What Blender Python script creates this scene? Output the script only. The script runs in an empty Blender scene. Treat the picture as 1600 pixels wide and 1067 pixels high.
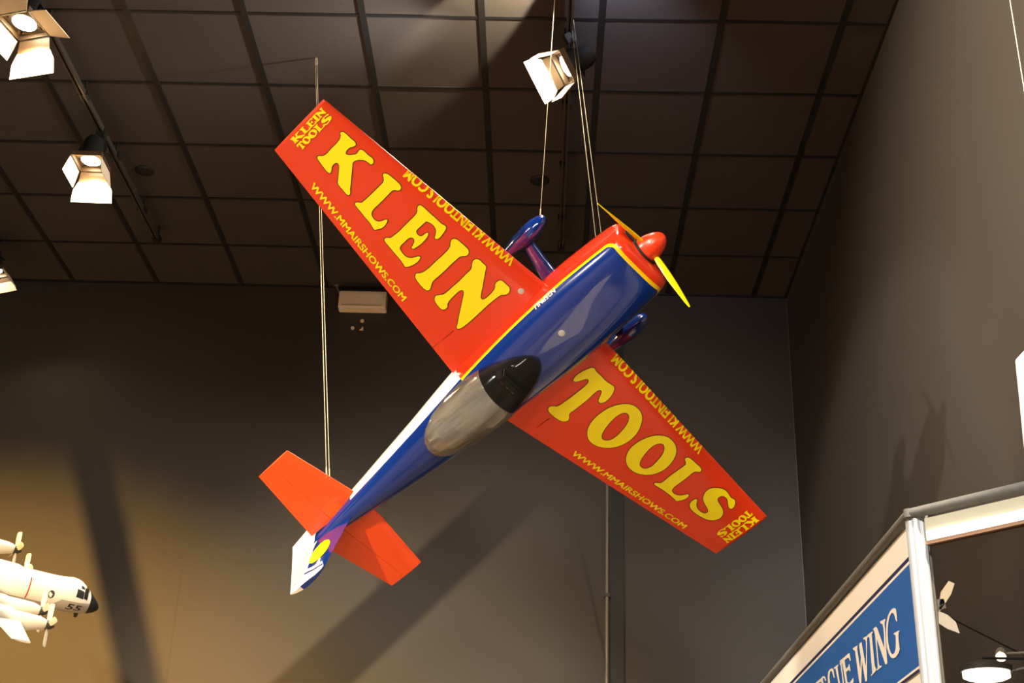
import bpy, bmesh, math, random
from mathutils import Vector, Matrix
random.seed(7)
S = bpy.context.scene
COL = S.collection
PI = math.pi

# ------------------------------------------------------------------ camera
F_PX, YAW, PITCH, ROLL = 2083.1, .0293, .4409, .036
CAM_Z = 1.6
RC = Matrix.Rotation(YAW, 3, 'Z') @ Matrix.Rotation(PI/2 + PITCH, 3, 'X') @ Matrix.Rotation(ROLL, 3, 'Z')
cd = bpy.data.cameras.new('camera')
cam = bpy.data.objects.new('camera', cd)
COL.objects.link(cam)
cam.location = (0, 0, CAM_Z)
cam.rotation_euler = RC.to_euler()
cd.sensor_width = 36
cd.lens = 36*F_PX/1600
cd.clip_start = .02
S.camera = cam
O = Vector((0, 0, CAM_Z))

def ray(px, py):
    return RC @ Vector(((px-800)/F_PX, (533.5-py)/F_PX, -1))
def at_y(px, py, y):
    d = ray(px, py); return O + d*(y/d.y)
def at_z(px, py, z):
    d = ray(px, py); return O + d*((z-CAM_Z)/d.z)
def at_x(px, py, x):
    d = ray(px, py); return O + d*(x/d.x)

# ------------------------------------------------------------------ object helpers
def link(name, me, mat=None, parent=None):
    o = bpy.data.objects.new(name, me)
    COL.objects.link(o)
    if mat:
        for m in (mat if isinstance(mat, (list, tuple)) else [mat]): me.materials.append(m)
    if parent: o.parent = parent
    return o
def tag(o, label, cat, group=None, kind=None):
    o['label'] = label; o['category'] = cat
    if group: o['group'] = group
    if kind: o['kind'] = kind
    return o
def empty(name, loc, label, cat, group=None, rot=None):
    o = bpy.data.objects.new(name, None)
    COL.objects.link(o)
    o.location = loc
    o.empty_display_size = .1
    if rot is not None: o.rotation_euler = rot.to_euler()
    return tag(o, label, cat, group)
def struct(o, label=None, cat=None):
    o['kind'] = 'structure'
    if label: o['label'] = label
    if cat: o['category'] = cat
    return o

class MB:
    def __init__(s): s.bm = bmesh.new()
    def quad(s, *ps):
        return s.bm.faces.new([s.bm.verts.new(p) for p in ps])
    def poly(s, ps): return s.quad(*ps)
    def box(s, c, size, M=None):
        r = bmesh.ops.create_cube(s.bm, size=1)
        for v in r['verts']:
            p = Vector((v.co.x*size[0], v.co.y*size[1], v.co.z*size[2]))
            if M is not None: p = M @ p
            v.co = p + Vector(c)
        return s
    def hexa(s, a, b):
        # prism from loop a to loop b (same count)
        va = [s.bm.verts.new(p) for p in a]; vb = [s.bm.verts.new(p) for p in b]
        n = len(a)
        s.bm.faces.new(va[::-1]); s.bm.faces.new(vb)
        for i in range(n):
            j = (i+1) % n
            s.bm.faces.new((va[i], va[j], vb[j], vb[i]))
        return s
    def rings(s, rings, cap0=True, cap1=True):
        vs = [[s.bm.verts.new(p) for p in r] for r in rings]
        n = len(rings[0])
        for a, b in zip(vs[:-1], vs[1:]):
            for i in range(n):
                j = (i+1) % n
                s.bm.faces.new((a[i], a[j], b[j], b[i]))
        if cap0: s.bm.faces.new(vs[0][::-1])
        if cap1: s.bm.faces.new(vs[-1])
        return s
    def tube(s, pts, r, n=12, caps=True):
        pts = [Vector(p) for p in pts]
        if not isinstance(r, (list, tuple)): r = [r]*len(pts)
        rr = []
        up = None
        for i, p in enumerate(pts):
            t = (pts[min(i+1, len(pts)-1)] - pts[max(i-1, 0)]).normalized()
            if up is None:
                up = Vector((0, 0, 1)) if abs(t.z) < .9 else Vector((1, 0, 0))
            a = t.cross(up).normalized(); b = a.cross(t).normalized(); up = b
            rr.append([p + (a*math.cos(2*PI*k/n) + b*math.sin(2*PI*k/n))*r[i] for k in range(n)])
        return s.rings(rr, caps, caps)
    def lathe(s, prof, n=32, M=None, T=(0, 0, 0)):
        # prof: (r, z) pairs, axis z
        rr = []
        T = Vector(T)
        for r, z in prof:
            ring = [Vector((max(r, 1e-5)*math.cos(2*PI*k/n), max(r, 1e-5)*math.sin(2*PI*k/n), z)) for k in range(n)]
            rr.append([((M @ p) if M is not None else p) + T for p in ring])
        return s.rings(rr)
    def build(s, name, mat=None, parent=None, smooth=None, bevel=0):
        if bevel:
            bmesh.ops.bevel(s.bm, geom=list(s.bm.edges), offset=bevel, segments=2, affect='EDGES', clamp_overlap=True)
        bmesh.ops.recalc_face_normals(s.bm, faces=list(s.bm.faces))
        me = bpy.data.meshes.new(name)
        s.bm.to_mesh(me); s.bm.free()
        o = link(name, me, mat, parent)
        if smooth is not None: shade(me, smooth)
        return o
def shade(me, ang=35):
    for p in me.polygons: p.use_smooth = True
    bm = bmesh.new(); bm.from_mesh(me)
    lim = math.radians(ang)
    for e in bm.edges:
        if len(e.link_faces) == 2:
            e.smooth = e.calc_face_angle(0) < lim
        else: e.smooth = False
    bm.to_mesh(me); bm.free()

# ------------------------------------------------------------------ materials
def nt(name):
    m = bpy.data.materials.new(name); m.use_nodes = True
    t = m.node_tree
    return m, t, t.nodes['Principled BSDF']
def N(t, typ, **kw):
    n = t.nodes.new(typ)
    for k, v in kw.items(): setattr(n, k, v)
    return n
def mat(name, col, rough=.5, metal=0, coat=0, var=.08, scale=12, bump=0, spec=.5):
    m, t, b = nt(name)
    b.inputs['Roughness'].default_value = rough
    b.inputs['Metallic'].default_value = metal
    b.inputs['Coat Weight'].default_value = coat
    b.inputs['Coat Roughness'].default_value = .04
    b.inputs['Specular IOR Level'].default_value = spec
    tc = N(t, 'ShaderNodeTexCoord')
    nz = N(t, 'ShaderNodeTexNoise'); nz.inputs['Scale'].default_value = scale; nz.inputs['Detail'].default_value = 4
    mr = N(t, 'ShaderNodeMapRange'); mr.inputs['To Min'].default_value = 1-var; mr.inputs['To Max'].default_value = 1+var
    mx = N(t, 'ShaderNodeMix', data_type='RGBA', blend_type='MULTIPLY'); mx.inputs['Factor'].default_value = 1
    mx.inputs['A'].default_value = (*col, 1)
    t.links.new(tc.outputs['Object'], nz.inputs['Vector'])
    t.links.new(nz.outputs['Fac'], mr.inputs['Value'])
    t.links.new(mr.outputs['Result'], mx.inputs['B'])
    t.links.new(mx.outputs['Result'], b.inputs['Base Color'])
    if bump:
        bp = N(t, 'ShaderNodeBump'); bp.inputs['Strength'].default_value = bump; bp.inputs['Distance'].default_value = .004
        n2 = N(t, 'ShaderNodeTexNoise'); n2.inputs['Scale'].default_value = scale*14; n2.inputs['Detail'].default_value = 3
        t.links.new(tc.outputs['Object'], n2.inputs['Vector'])
        t.links.new(n2.outputs['Fac'], bp.inputs['Height'])
        t.links.new(bp.outputs['Normal'], b.inputs['Normal'])
    return m
def emit(name, col, st):
    m, t, b = nt(name)
    b.inputs['Base Color'].default_value = (*col, 1)
    b.inputs['Emission Color'].default_value = (*col, 1)
    b.inputs['Emission Strength'].default_value = st
    return m
def glass(name, tint, alpha, rough=.03, body=(.02, .02, .02), front=None):
    # tinted clear plastic: transparent mixed with a glossy body
    m, t, b = nt(name)
    out = t.nodes['Material Output']
    tr = N(t, 'ShaderNodeBsdfTransparent'); tr.inputs['Color'].default_value = (*tint, 1)
    b.inputs['Base Color'].default_value = (*body, 1); b.inputs['Roughness'].default_value = rough
    b.inputs['Coat Weight'].default_value = .5
    mx = N(t, 'ShaderNodeMixShader'); mx.inputs['Fac'].default_value = alpha
    t.links.new(tr.outputs[0], mx.inputs[1]); t.links.new(b.outputs[0], mx.inputs[2])
    t.links.new(mx.outputs[0], out.inputs['Surface'])
    return m

M = {}
M['wall'] = mat('charcoal_wall_paint', (.037, .031, .0255), .62, var=.10, scale=1.2, bump=.05)
M['tile'] = mat('dark_ceiling_tile', (.046, .040, .038), .85, var=.16, scale=2.2, bump=.25)
M['grid'] = mat('black_grid_bar', (.006, .006, .007), .6)
M['floor'] = mat('museum_carpet', (.42, .35, .27), .8, var=.75, scale=.9)
M['seam'] = mat('grey_corner_trim', (.10, .095, .09), .5)
M['black'] = mat('black_metal', (.012, .012, .012), .45)
M['track'] = mat('black_track_metal', (.09, .08, .07), .3, metal=.5)
M['door'] = mat('barn_door_metal', (.78, .66, .50), .5)
M['gate'] = mat('bronze_gate_metal', (.10, .065, .035), .45, metal=.3)
M['lens'] = emit('lamp_lens_glow', (1, .86, .62), 60)
M['white_plastic'] = mat('white_plastic', (.95, .86, .70), .45, var=.02)
M['steel'] = mat('galvanised_steel', (.45, .44, .42), .35, metal=.7)
M['cable'] = mat('steel_cable', (.50, .44, .28), .4, metal=.3)
M['red'] = mat('gloss_red_paint', (.76, .042, .006), .32, coat=.3, var=.02)
M['redtail'] = mat('gloss_red_orange_paint', (.80, .066, .006), .32, coat=.3, var=.02)
M['blue'] = mat('gloss_blue_paint', (.002, .028, .21), .18, coat=1, var=.03)
M['yellow'] = mat('gloss_yellow_paint', (1, .83, .0005), .4, coat=.1, var=.01)
M['outline'] = mat('dark_brown_outline', (.10, .018, .004), .4)
M['white'] = mat('gloss_white_paint', (.85, .83, .86), .22, coat=.6, var=.01)
M['lav'] = mat('pale_lavender_paint', (.52, .52, .72), .25, coat=.6, var=.01)
M['silver'] = mat('silver_disc', (.62, .60, .56), .35, metal=.3)
M['dark'] = mat('dark_cockpit_lining', (.012, .012, .014), .6)
M['rubber'] = mat('black_rubber', (.015, .015, .015), .8)

# ------------------------------------------------------------------ the room
HC = CAM_Z + 4.3944           # ceiling
YB, XR = 8.46, 1.69           # back wall, right wall
XL, YF = -9.0, -7.0
TS = .6096
X0, Y0 = -4.030, 5.441        # ceiling grid origin
def slab(name, lo, hi, m):
    b = MB(); b.box(((lo[0]+hi[0])/2, (lo[1]+hi[1])/2, (lo[2]+hi[2])/2), (hi[0]-lo[0], hi[1]-lo[1], hi[2]-lo[2]))
    return struct(b.build(name, m))
slab('floor', (XL, YF, -.1), (XR+.2, YB+.2, 0), M['floor'])
slab('ceiling', (XL, YF, HC), (XR+.2, YB+.2, HC+.1), M['tile'])
slab('wall_back', (XL, YB, 0), (XR+.2, YB+.2, HC), M['wall'])
slab('wall_right', (XR, YF, 0), (XR+.2, YB, HC), M['wall'])
# dark T-bar grid of the ceiling (one surface pattern)
b = MB()
for k in range(-8, 10):
    x = X0 + TS*k
    if XL < x < XR: b.box((x, (YF+YB)/2, HC-.003), (.034, YB-YF, .006))
for k in range(-20, 5):
    y = Y0 + TS*k
    if YF < y < YB: b.box(((XL+XR)/2, y, HC-.002), (XR-XL, .022, .004))
b.box((XR-.008, (YF+YB)/2, HC-.006), (.016, YB-YF, .012))
b.box(((XL+XR)/2, YB-.008, HC-.006), (XR-XL, .016, .012))
struct(b.build('trim_1', M['grid']), 'black grid bars between the ceiling tiles', 'trim')
b = MB(); b.box((XR-.002, YB-.002, HC/2), (.004, .004, HC-.02)); struct(b.build('trim_2', M['seam']), 'thin pale seam in the corner of the walls', 'trim')
b = MB(); b.box((.488, YB-.012, HC/2), (.082, .024, HC-.02)); struct(b.build('trim_3', M['grid']), 'flat black cover strip beside the conduit', 'trim')

b = MB(); b.tube([(.421, YB-.022, 0.01), (.421, YB-.022, HC-.01)], .0125, 16)
o = b.build('conduit_pipe', mat('painted_conduit', (.17, .15, .13), .35), None, 40)
tag(o, 'thin dark vertical conduit pipe running up the back wall below the right wing', 'pipe')
for z in (1.4, 2.6, 3.8, 5.2):
    c = MB(); c.box((.421, YB-.006, z), (.05, .012, .02)); c.box((.421, YB-.030, z), (.03, .014, .02))
    c.build('pipe_clip', M['black'], o)

# round ceiling plates
for i, (px, py, l) in enumerate(((226, 267, 'small dark round ceiling plate near the left lighting track'), (843, 282, 'small dark round ceiling plate behind the landing gear cable'))):
    p = at_z(px, py, HC-.004)
    b = MB(); b.lathe([(.058, 0), (.058, -.006), (.05, -.012), (.02, -.014), (0, -.014)], 28, None, (p.x, p.y, HC))
    tag(b.build('ceiling_plate', M['grid'], None, 30), l, 'plate', 'round plates in the ceiling')

# pale battery box on the back wall with its bracket hook
def rounded_box(b, c, s, bev): 
    b.box(c, s)
bx = empty('emergency_light_box', at_y(567, 471, YB-.05), 'white plastic emergency light box high on the back wall under the ceiling', 'box')
b = MB()
w2, h2 = .170, .068
fr = [(-w2, 0, -h2), (w2, 0, -h2), (w2, 0, h2), (-w2, 0, h2)]
b.hexa([(x*1.0, .05, z) for x, y, z in fr], [(x*.985, -.038, z*.95) for x, y, z in fr])
b.build('housing', M['white_plastic'], bx, 30, bevel=.006)
b = MB(); b.box((0, -.042, .0), (.30, .008, .10)); b.build('front_cover', M['white_plastic'], bx, 30, bevel=.003)
b = MB(); b.box((0, -.047, -.052), (.28, .006, .006)); b.build('seam_line', mat('cream_shadow_line', (.5, .42, .30), .5), bx)
p0 = at_y(532, 462, YB-.02) - bx.location; p1 = at_y(526, 447, YB-.02) - bx.location
b = MB(); b.tube([p0, p1], .006, 8); b.lathe([(.02, 0), (.02, .012)], 14, None, p1); b.build('bracket_hook', M['steel'], bx, 40)
# wall anchors below it
def anchor(px, py, lab, cone=False):
    p = at_y(px, py, YB-.002)
    b = MB(); R = Matrix.Rotation(PI/2, 3, 'X')
    if cone:
        b.hexa([p+Vector(q) for q in ((-.013, 0, -.012), (.013, 0, -.012), (.009, 0, .016), (.001, 0, 0))], [p+Vector(q) for q in ((-.013, -.012, -.012), (.013, -.012, -.012), (.009, -.012, .016), (.001, -.012, 0))])
    else:
        b.lathe([(.005, 0), (.0125, 0), (.0125, .010), (.0055, .010), (.0055, .003), (.005, .003)], 20, R, p)
    tag(b.build('wall_anchor', M['white_plastic'], None, 40), lab, 'anchor', 'anchors in the back wall')
anchor(566, 502, 'tiny white ring anchor in the back wall, topmost of three under the box')
anchor(551, 513, 'tiny white ring anchor in the back wall, leftmost of three under the box')
anchor(565, 514, 'tiny broken white wall anchor directly below the topmost ring anchor', True)

# ------------------------------------------------------------------ lighting tracks and barn-door spotlights
def track(x, y1, y0, lab):
    t = empty('lighting_track', (x, y0, HC-.1), lab, 'track', 'lighting tracks under the ceiling')
    b = MB(); L = y1-y0
    for dx in (-.011, .011): b.box((dx, L/2, 0), (.010, L, .034))
    b.box((0, L/2, .012), (.022, L, .008)); b.build('rail', M['track'], t)
    b = MB(); b.box((0, L-.03, -.002), (.045, .07, .045)); b.build('end_feed', M['black'], t)
    y = Y0
    while y < y1-.1:
        if y > y0+.2:
            b = MB(); b.tube([(0, y-y0, .012), (0, y-y0, .099)], .008, 8); b.box((0, y-y0, .005), (.055, .05, .03)); b.build('hanger', M['black'], t)
        y += TS*1.0
    b = MB(); b.tube([(0, L-.02, 0), (0, L-.02, .098)], .01, 8); b.build('end_hanger', M['black'], t)
    return t
track(-2.592, 7.66, -1.0, 'black lighting track on the left with two lit spotlights')
track(.075, 7.67, -1.0, 'black lighting track on the right behind the tilted spotlight')
track(-3.75, 7.9, 5.6, 'black lighting track at the far left edge of the ceiling')

def lerp_(a, b, t): return a+(b-a)*t
def spotlight(lens, aim, ydir, lab, open_=(38, 30, 30, 38), scale=1, power=120, leafk=1.45, trackx=None, col=(1, .80, .52), size=130, soft=.05):
    """lens: centre of the lens; aim: direction of the beam; ydir: side of the first leaf."""
    zc = -Vector(aim).normalized()
    ya = Vector(ydir); ya = (ya - zc*ya.dot(zc)).normalized(); xa = ya.cross(zc)
    R = Matrix((xa, ya, zc)).transposed()
    t = empty('spotlight', lens, lab, 'spotlight', 'track spotlights', R)
    s = scale
    b = MB(); b.lathe([(.062*s, 0), (.072*s, .005), (.072*s, .035), (.064*s, .05), (.060*s, .12), (.045*s, .15), (0, .155*s)], 28)
    b.build('lamp_housing', M['black'], t, 40)
    b = MB(); b.lathe([(0, -.012*s), (.03*s, -.010*s), (.052*s, -.002*s), (.058*s, .004), (0, .004)], 28); b.build('lens', M['lens'], t, 60)
    b = MB(); q = .082*s
    for a in range(4):
        Rz = Matrix.Rotation(a*PI/2, 3, 'Z')
        b.box(Rz @ Vector((0, q, -.006)), (2*q+.012, .010, .030), Rz)
        b.hexa([Rz @ Vector(p) for p in ((-q, q, .004), (q, q, .004), (.05*s, .058*s, .004), (-.05*s, .058*s, .004))], [Rz @ Vector(p) for p in ((-q, q, .009), (q, q, .009), (.05*s, .058*s, .009), (-.05*s, .058*s, .009))])
    b.build('gate_frame', M['gate'], t)
    for a in range(4):          # four hinged leaves; leaf 0 on the ydir side, then turning left
        Rz = Matrix.Rotation(a*PI/2, 3, 'Z')
        if open_[a] is None: continue
        an = math.radians(open_[a])
        Ln = (.125 if a % 2 == 0 else .105)*s
        w0, w1 = .080*s, (.118 if a % 2 == 0 else .092)*s
        h = Vector((0, q+.006, -.022)); d = Vector((0, math.sin(an), -math.cos(an))); n = Vector((0, math.cos(an), math.sin(an)))*.0016
        f0 = .34 if a == 0 else 0
        if a == 0: Ln *= leafk
        def leaf(u0, u1, wa, wb): return [h+d*Ln*u0+Vector((-wa, 0, 0)), h+d*Ln*u0+Vector((wa, 0, 0)), h+d*Ln*lerp_(u0, u1, .4)+Vector((wb*.95, 0, 0)), h+d*Ln*u1+Vector((wb, 0, 0)), h+d*Ln*u1+Vector((-wb, 0, 0)), h+d*Ln*lerp_(u0, u1, .4)+Vector((-wb*.95, 0, 0))]
        lo = leaf(f0, 1, w0*(1.1 if f0 else 1), w1)
        b = MB(); b.hexa([Rz @ (v-n) for v in lo], [Rz @ (v+n) for v in lo])
        lf = b.build('barn_door', M['gate' if open_[a] > 150 else 'door'], t)
        if f0:  # dark strip added over the hinge end of the first leaf
            lo = leaf(0, f0-.01, w0, w0*1.08)
            b = MB(); b.hexa([Rz @ (v-n) for v in lo], [Rz @ (v+n) for v in lo]); b.build('dark_leaf_base', M['gate'], lf)
        b = MB(); b.tube([Rz @ (h+Vector((-w0, 0, 0))), Rz @ (h+Vector((w0, 0, 0)))], .004, 8); b.build('hinge', M['black'], lf)
    # yoke up to the track
    up = R.inverted() @ Vector((0, 0, 1))
    top = R.inverted() @ (Vector((trackx if trackx is not None else lens[0], lens[1], HC-.12)) - Vector(lens))
    b = MB()
    side = Vector((1, 0, 0))
    for sx in (-1, 1):
        b.tube([Vector((sx*.070*s, 0, .06)), Vector((sx*.085*s, 0, .065)), (Vector((sx*.08*s, 0, .1)) + top)*.5, top], .006, 8)
    b.build('yoke', M['black'], t, 50)
    b = MB(); b.box(top, (.05, .05, .05)); b.build('track_clamp', M['black'], t)
    l = bpy.data.lights.new('spot_beam', 'SPOT'); l.energy = power; l.color = col; l.spot_size = math.radians(size); l.spot_blend = .35; l.shadow_soft_size = soft
    lo = bpy.data.objects.new('beam_light', l); COL.objects.link(lo); lo.parent = t; lo.location = (0, 0, -.022)
    return t
GLYPHS = {
'K':[[-637,11305,-566,11269,-533,11184,-530,10902,-526,10653,-581,10585,-662,10595,-814,10673,-998,10674,-1092,10622,-1058,10519,-925,10403,-794,10337,-667,10354,-586,10344,-535,10241,-531,9991,-508,9792,-555,9697,-655,9654,-715,9684,-734,9801,-767,9940,-865,10070,-1020,10182,-1153,10203,-1307,10098,-1540,9923,-1842,9698,-2041,9555,-2160,9446,-2261,9445,-2288,9524,-2261,9753,-2209,10030,-2042,10166,-1803,10343,-1626,10500,-1604,10587,-1669,10647,-1843,10646,-2001,10558,-2110,10514,-2156,10591,-2130,10817,-2083,11060,-2023,11253,-1950,11276,-1808,11164,-1665,11121,-1351,11130,-1052,11129,-858,11153,-734,11209]],
'L':[[-688,9090,-617,9094,-560,9039,-526,8947,-506,8732,-494,8526,-506,8358,-560,8266,-649,8238,-723,8278,-793,8368,-871,8420,-1032,8426,-1316,8414,-1666,8407,-1940,8408,-2102,8372,-2191,8302,-2243,8182,-2248,8036,-2183,7922,-2064,7855,-1932,7803,-1889,7747,-1952,7705,-2124,7659,-2304,7669,-2469,7742,-2572,7823,-2550,7921,-2499,8093,-2463,8378,-2417,8670,-2382,8920,-2361,9017,-2284,9054,-2212,9009,-2118,8906,-1997,8889,-1732,8878,-1391,8876,-1080,8881,-902,8890,-808,8931,-743,9013]],
'E':[[-684,7296,-604,7320,-537,7297,-506,7223,-497,7040,-493,6764,-481,6461,-477,6219,-438,6064,-454,5995,-547,5940,-715,5901,-922,5878,-1054,5910,-1080,5990,-964,6066,-834,6162,-772,6268,-750,6412,-774,6564,-837,6679,-949,6694,-1148,6698,-1359,6692,-1428,6645,-1460,6527,-1420,6424,-1319,6379,-1170,6362,-1110,6313,-1182,6252,-1352,6206,-1615,6188,-1849,6214,-2030,6258,-2048,6318,-1904,6375,-1764,6435,-1703,6527,-1743,6630,-1846,6675,-2073,6675,-2312,6665,-2414,6607,-2458,6478,-2485,6259,-2439,6125,-2338,6024,-2204,5954,-2087,5887,-2068,5833,-2159,5783,-2350,5765,-2561,5800,-2751,5873,-2830,5942,-2795,6062,-2747,6301,-2705,6657,-2664,6976,-2626,7203,-2583,7276,-2499,7283,-2346,7160,-2178,7139,-1931,7121,-1618,7131,-1270,7142,-985,7148,-825,7178,-748,7231]],
'I':[[-715,5481,-622,5491,-551,5448,-507,5362,-486,5157,-474,4943,-486,4769,-547,4677,-649,4641,-739,4667,-838,4748,-937,4798,-1110,4808,-1408,4811,-1765,4794,-2145,4790,-2419,4792,-2567,4749,-2709,4665,-2822,4625,-2908,4658,-2957,4759,-2961,4902,-2935,5121,-2882,5334,-2814,5413,-2702,5452,-2611,5390,-2503,5330,-2330,5297,-2066,5286,-1715,5295,-1343,5295,-1019,5315,-872,5361,-798,5426]],
'N':[[-755,4293,-637,4328,-531,4290,-476,4202,-474,4021,-466,3865,-489,3802,-629,3704,-913,3504,-1202,3301,-1473,3117,-1565,3027,-1552,2937,-1445,2897,-1224,2889,-992,2912,-843,2965,-750,3049,-621,3076,-477,3034,-443,2945,-437,2725,-440,2577,-520,2483,-656,2442,-763,2479,-891,2579,-1065,2612,-1441,2632,-1961,2619,-2490,2602,-2875,2604,-3109,2628,-3237,2693,-3231,2754,-3066,2857,-2754,3073,-2434,3277,-2094,3501,-1902,3634,-1850,3717,-1904,3787,-2028,3811,-2314,3804,-2580,3776,-2744,3722,-2845,3634,-2993,3630,-3091,3723,-3090,3889,-3035,4126,-2966,4219,-2831,4276,-2705,4211,-2573,4131,-2385,4105,-2042,4105,-1614,4108,-1214,4129,-996,4138,-875,4195]],
'T':[[-464,-2246,-508,-2401,-510,-2660,-533,-2979,-498,-3236,-478,-3399,-512,-3465,-671,-3569,-880,-3645,-1109,-3667,-1296,-3644,-1393,-3561,-1386,-3465,-1248,-3371,-1082,-3286,-983,-3219,-974,-3135,-1062,-3081,-1243,-3070,-1621,-3101,-2013,-3107,-2401,-3106,-2641,-3098,-2736,-3159,-2822,-3249,-2948,-3305,-3077,-3254,-3163,-3157,-3222,-2959,-3245,-2688,-3220,-2461,-3162,-2366,-3048,-2322,-2910,-2382,-2787,-2512,-2638,-2542,-2369,-2558,-1994,-2572,-1574,-2574,-1256,-2570,-1064,-2532,-995,-2459,-1014,-2388,-1148,-2310,-1322,-2237,-1446,-2147,-1461,-2072,-1343,-2003,-1113,-1982,-870,-2018,-660,-2088,-519,-2158]],
'O1':[[-679,-4328,-531,-4539,-484,-4790,-518,-5037,-638,-5247,-862,-5435,-1167,-5604,-1510,-5696,-1866,-5708,-2198,-5644,-2480,-5524,-2733,-5326,-2910,-5092,-2995,-4832,-2979,-4583,-2842,-4336,-2637,-4153,-2329,-4013,-1955,-3940,-1565,-3941,-1232,-4000,-926,-4133],[-977,-4604,-935,-4721,-1001,-4862,-1161,-4990,-1431,-5095,-1751,-5161,-2086,-5194,-2316,-5160,-2465,-5063,-2533,-4925,-2454,-4785,-2281,-4680,-1990,-4579,-1668,-4513,-1340,-4485,-1115,-4521]],
'O2':[[-664,-6420,-530,-6652,-506,-6911,-565,-7191,-739,-7434,-997,-7602,-1330,-7709,-1664,-7746,-1986,-7695,-2264,-7571,-2487,-7385,-2651,-7133,-2712,-6865,-2683,-6595,-2541,-6345,-2328,-6162,-2033,-6030,-1697,-5994,-1381,-6026,-1077,-6118,-847,-6243],[-943,-6681,-888,-6787,-937,-6922,-1092,-7061,-1340,-7169,-1663,-7240,-1951,-7272,-2166,-7223,-2293,-7099,-2296,-6935,-2194,-6813,-2008,-6714,-1705,-6619,-1395,-6563,-1130,-6579]],
'L2':[[-726,-7947,-638,-7938,-566,-8012,-541,-8185,-542,-8454,-540,-8677,-582,-8806,-678,-8855,-752,-8805,-810,-8713,-934,-8674,-1260,-8683,-1659,-8686,-1984,-8692,-2146,-8749,-2205,-8873,-2174,-9042,-2065,-9189,-1906,-9280,-1791,-9353,-1801,-9410,-1909,-9464,-2095,-9450,-2273,-9379,-2393,-9289,-2385,-9144,-2391,-8835,-2430,-8474,-2483,-8176,-2493,-8017,-2415,-8010,-2266,-8157,-2119,-8172,-1781,-8151,-1347,-8155,-1000,-8166,-860,-8156,-785,-8058]],
'S':[[-972,-9756,-809,-9842,-668,-9999,-552,-10231,-562,-10471,-616,-10717,-580,-10906,-628,-11007,-765,-11120,-957,-11158,-1009,-11057,-934,-10901,-827,-10754,-764,-10590,-802,-10426,-932,-10347,-1057,-10377,-1144,-10547,-1201,-10796,-1298,-11010,-1472,-11156,-1694,-11185,-1924,-11082,-2079,-10893,-2172,-10632,-2226,-10328,-2221,-10025,-2140,-9842,-1994,-9743,-1806,-9733,-1688,-9780,-1731,-9852,-1902,-10002,-1994,-10175,-2005,-10395,-1928,-10581,-1798,-10605,-1719,-10523,-1637,-10292,-1556,-10061,-1445,-9911,-1221,-9768]],
}

# ------------------------------------------------------------------ the red and blue aerobatic aeroplane
# model axes: +x nose, +y left wing, +z canopy
PM = Matrix(((.70100, -.71295, -.01762), (-.56703, -.54220, -.62008), (.43253, .44466, -.78434)))
PT = Vector((.0628, 4.7232, 2.3262 + CAM_Z))
plane = empty('aerobatic_airplane', PT, 'large red and blue aerobatic model aeroplane with yellow wing lettering hung upside down', 'airplane', rot=PM)
def lerp(a, b, t): return a+(b-a)*t
def w_le(y): return .0558+(-.0198-.0558)*(abs(y)-.18)/1.07
def w_te(y): return -.4865+(-.3047+.4865)*(abs(y)-.151)/1.099
def w_th(y): return .074+(.034-.074)*(abs(y)-.15)/1.1
def w_z(y): return -.0171*abs(y)
def naca(c, t):
    c = min(max(c, 0), 1)
    return 5*t*(.2969*math.sqrt(c)-.1260*c-.3516*c*c+.2843*c**3-.1036*c**4)
def surf(name, m, parent, y0, y1, le, te, zm, th, c0=0, c1=1, ny=8, nc=40, ang=50):
    """aerofoil-section surface between stations y0 and y1 and chord fractions c0..c1"""
    b = MB(); rr = []
    cs = [c0+(c1-c0)*(.5-.5*math.cos(PI*i/nc)) if c0 == 0 else c0+(c1-c0)*i/nc for i in range(nc+1)]
    for j in range(ny+1):
        y = lerp(y0, y1, j/ny); L, T = le(y), te(y); t = th(y); z = zm(y)
        up = [Vector((L+(T-L)*c, y, z+naca(c, t)+(.0008 if c > .02 else 0))) for c in cs]
        dn = [Vector((L+(T-L)*c, y, z-naca(c, t)-(.0008 if c > .02 else 0))) for c in cs]
        rr.append(up + dn[::-1][0 if c1 < 1 or True else 1:(-1 if c0 == 0 else None)])
    b.rings(rr)
    return b.build(name, m, parent, ang)

# decals --------------------------------------------------------------
def spline(l, k=4):
    pts = [(l[i], l[i+1]) for i in range(0, len(l), 2)]; n = len(pts); o = []
    for i in range(n):
        p0, p1, p2, p3 = pts[i-1], pts[i], pts[(i+1) % n], pts[(i+2) % n]
        # centripetal-ish tangents: limit overshoot
        d = math.dist(p1, p2)
        def tan(a, b_, c):
            l1, l2 = math.dist(a, b_)+1e-9, math.dist(b_, c)+1e-9
            v = ((b_[0]-a[0])/l1+(c[0]-b_[0])/l2, (b_[1]-a[1])/l1+(c[1]-b_[1])/l2)
            return (v[0]*.5*d, v[1]*.5*d)
        t1, t2 = tan(p0, p1, p2), tan(p1, p2, p3)
        for s in range(k):
            u = s/k; h00 = 2*u**3-3*u*u+1; h10 = u**3-2*u*u+u; h01 = -2*u**3+3*u*u; h11 = u**3-u*u
            o.append((h00*p1[0]+h10*t1[0]+h01*p2[0]+h11*t2[0], h00*p1[1]+h10*t1[1]+h01*p2[1]+h11*t2[1]))
    return o
def flat_fill(loops, offset=0):
    """filled 2D polygon mesh (holes by even-odd) as (verts, faces)"""
    cu = bpy.data.curves.new('tmp', 'CURVE'); cu.dimensions = '2D'; cu.fill_mode = 'BOTH'; cu.offset = offset
    for l in loops:
        s = cu.splines.new('POLY'); s.points.add(len(l)-1); s.use_cyclic_u = True
        for p, q in zip(s.points, l): p.co = (q[0], q[1], 0, 1)
    return curve_mesh(cu)
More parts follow.
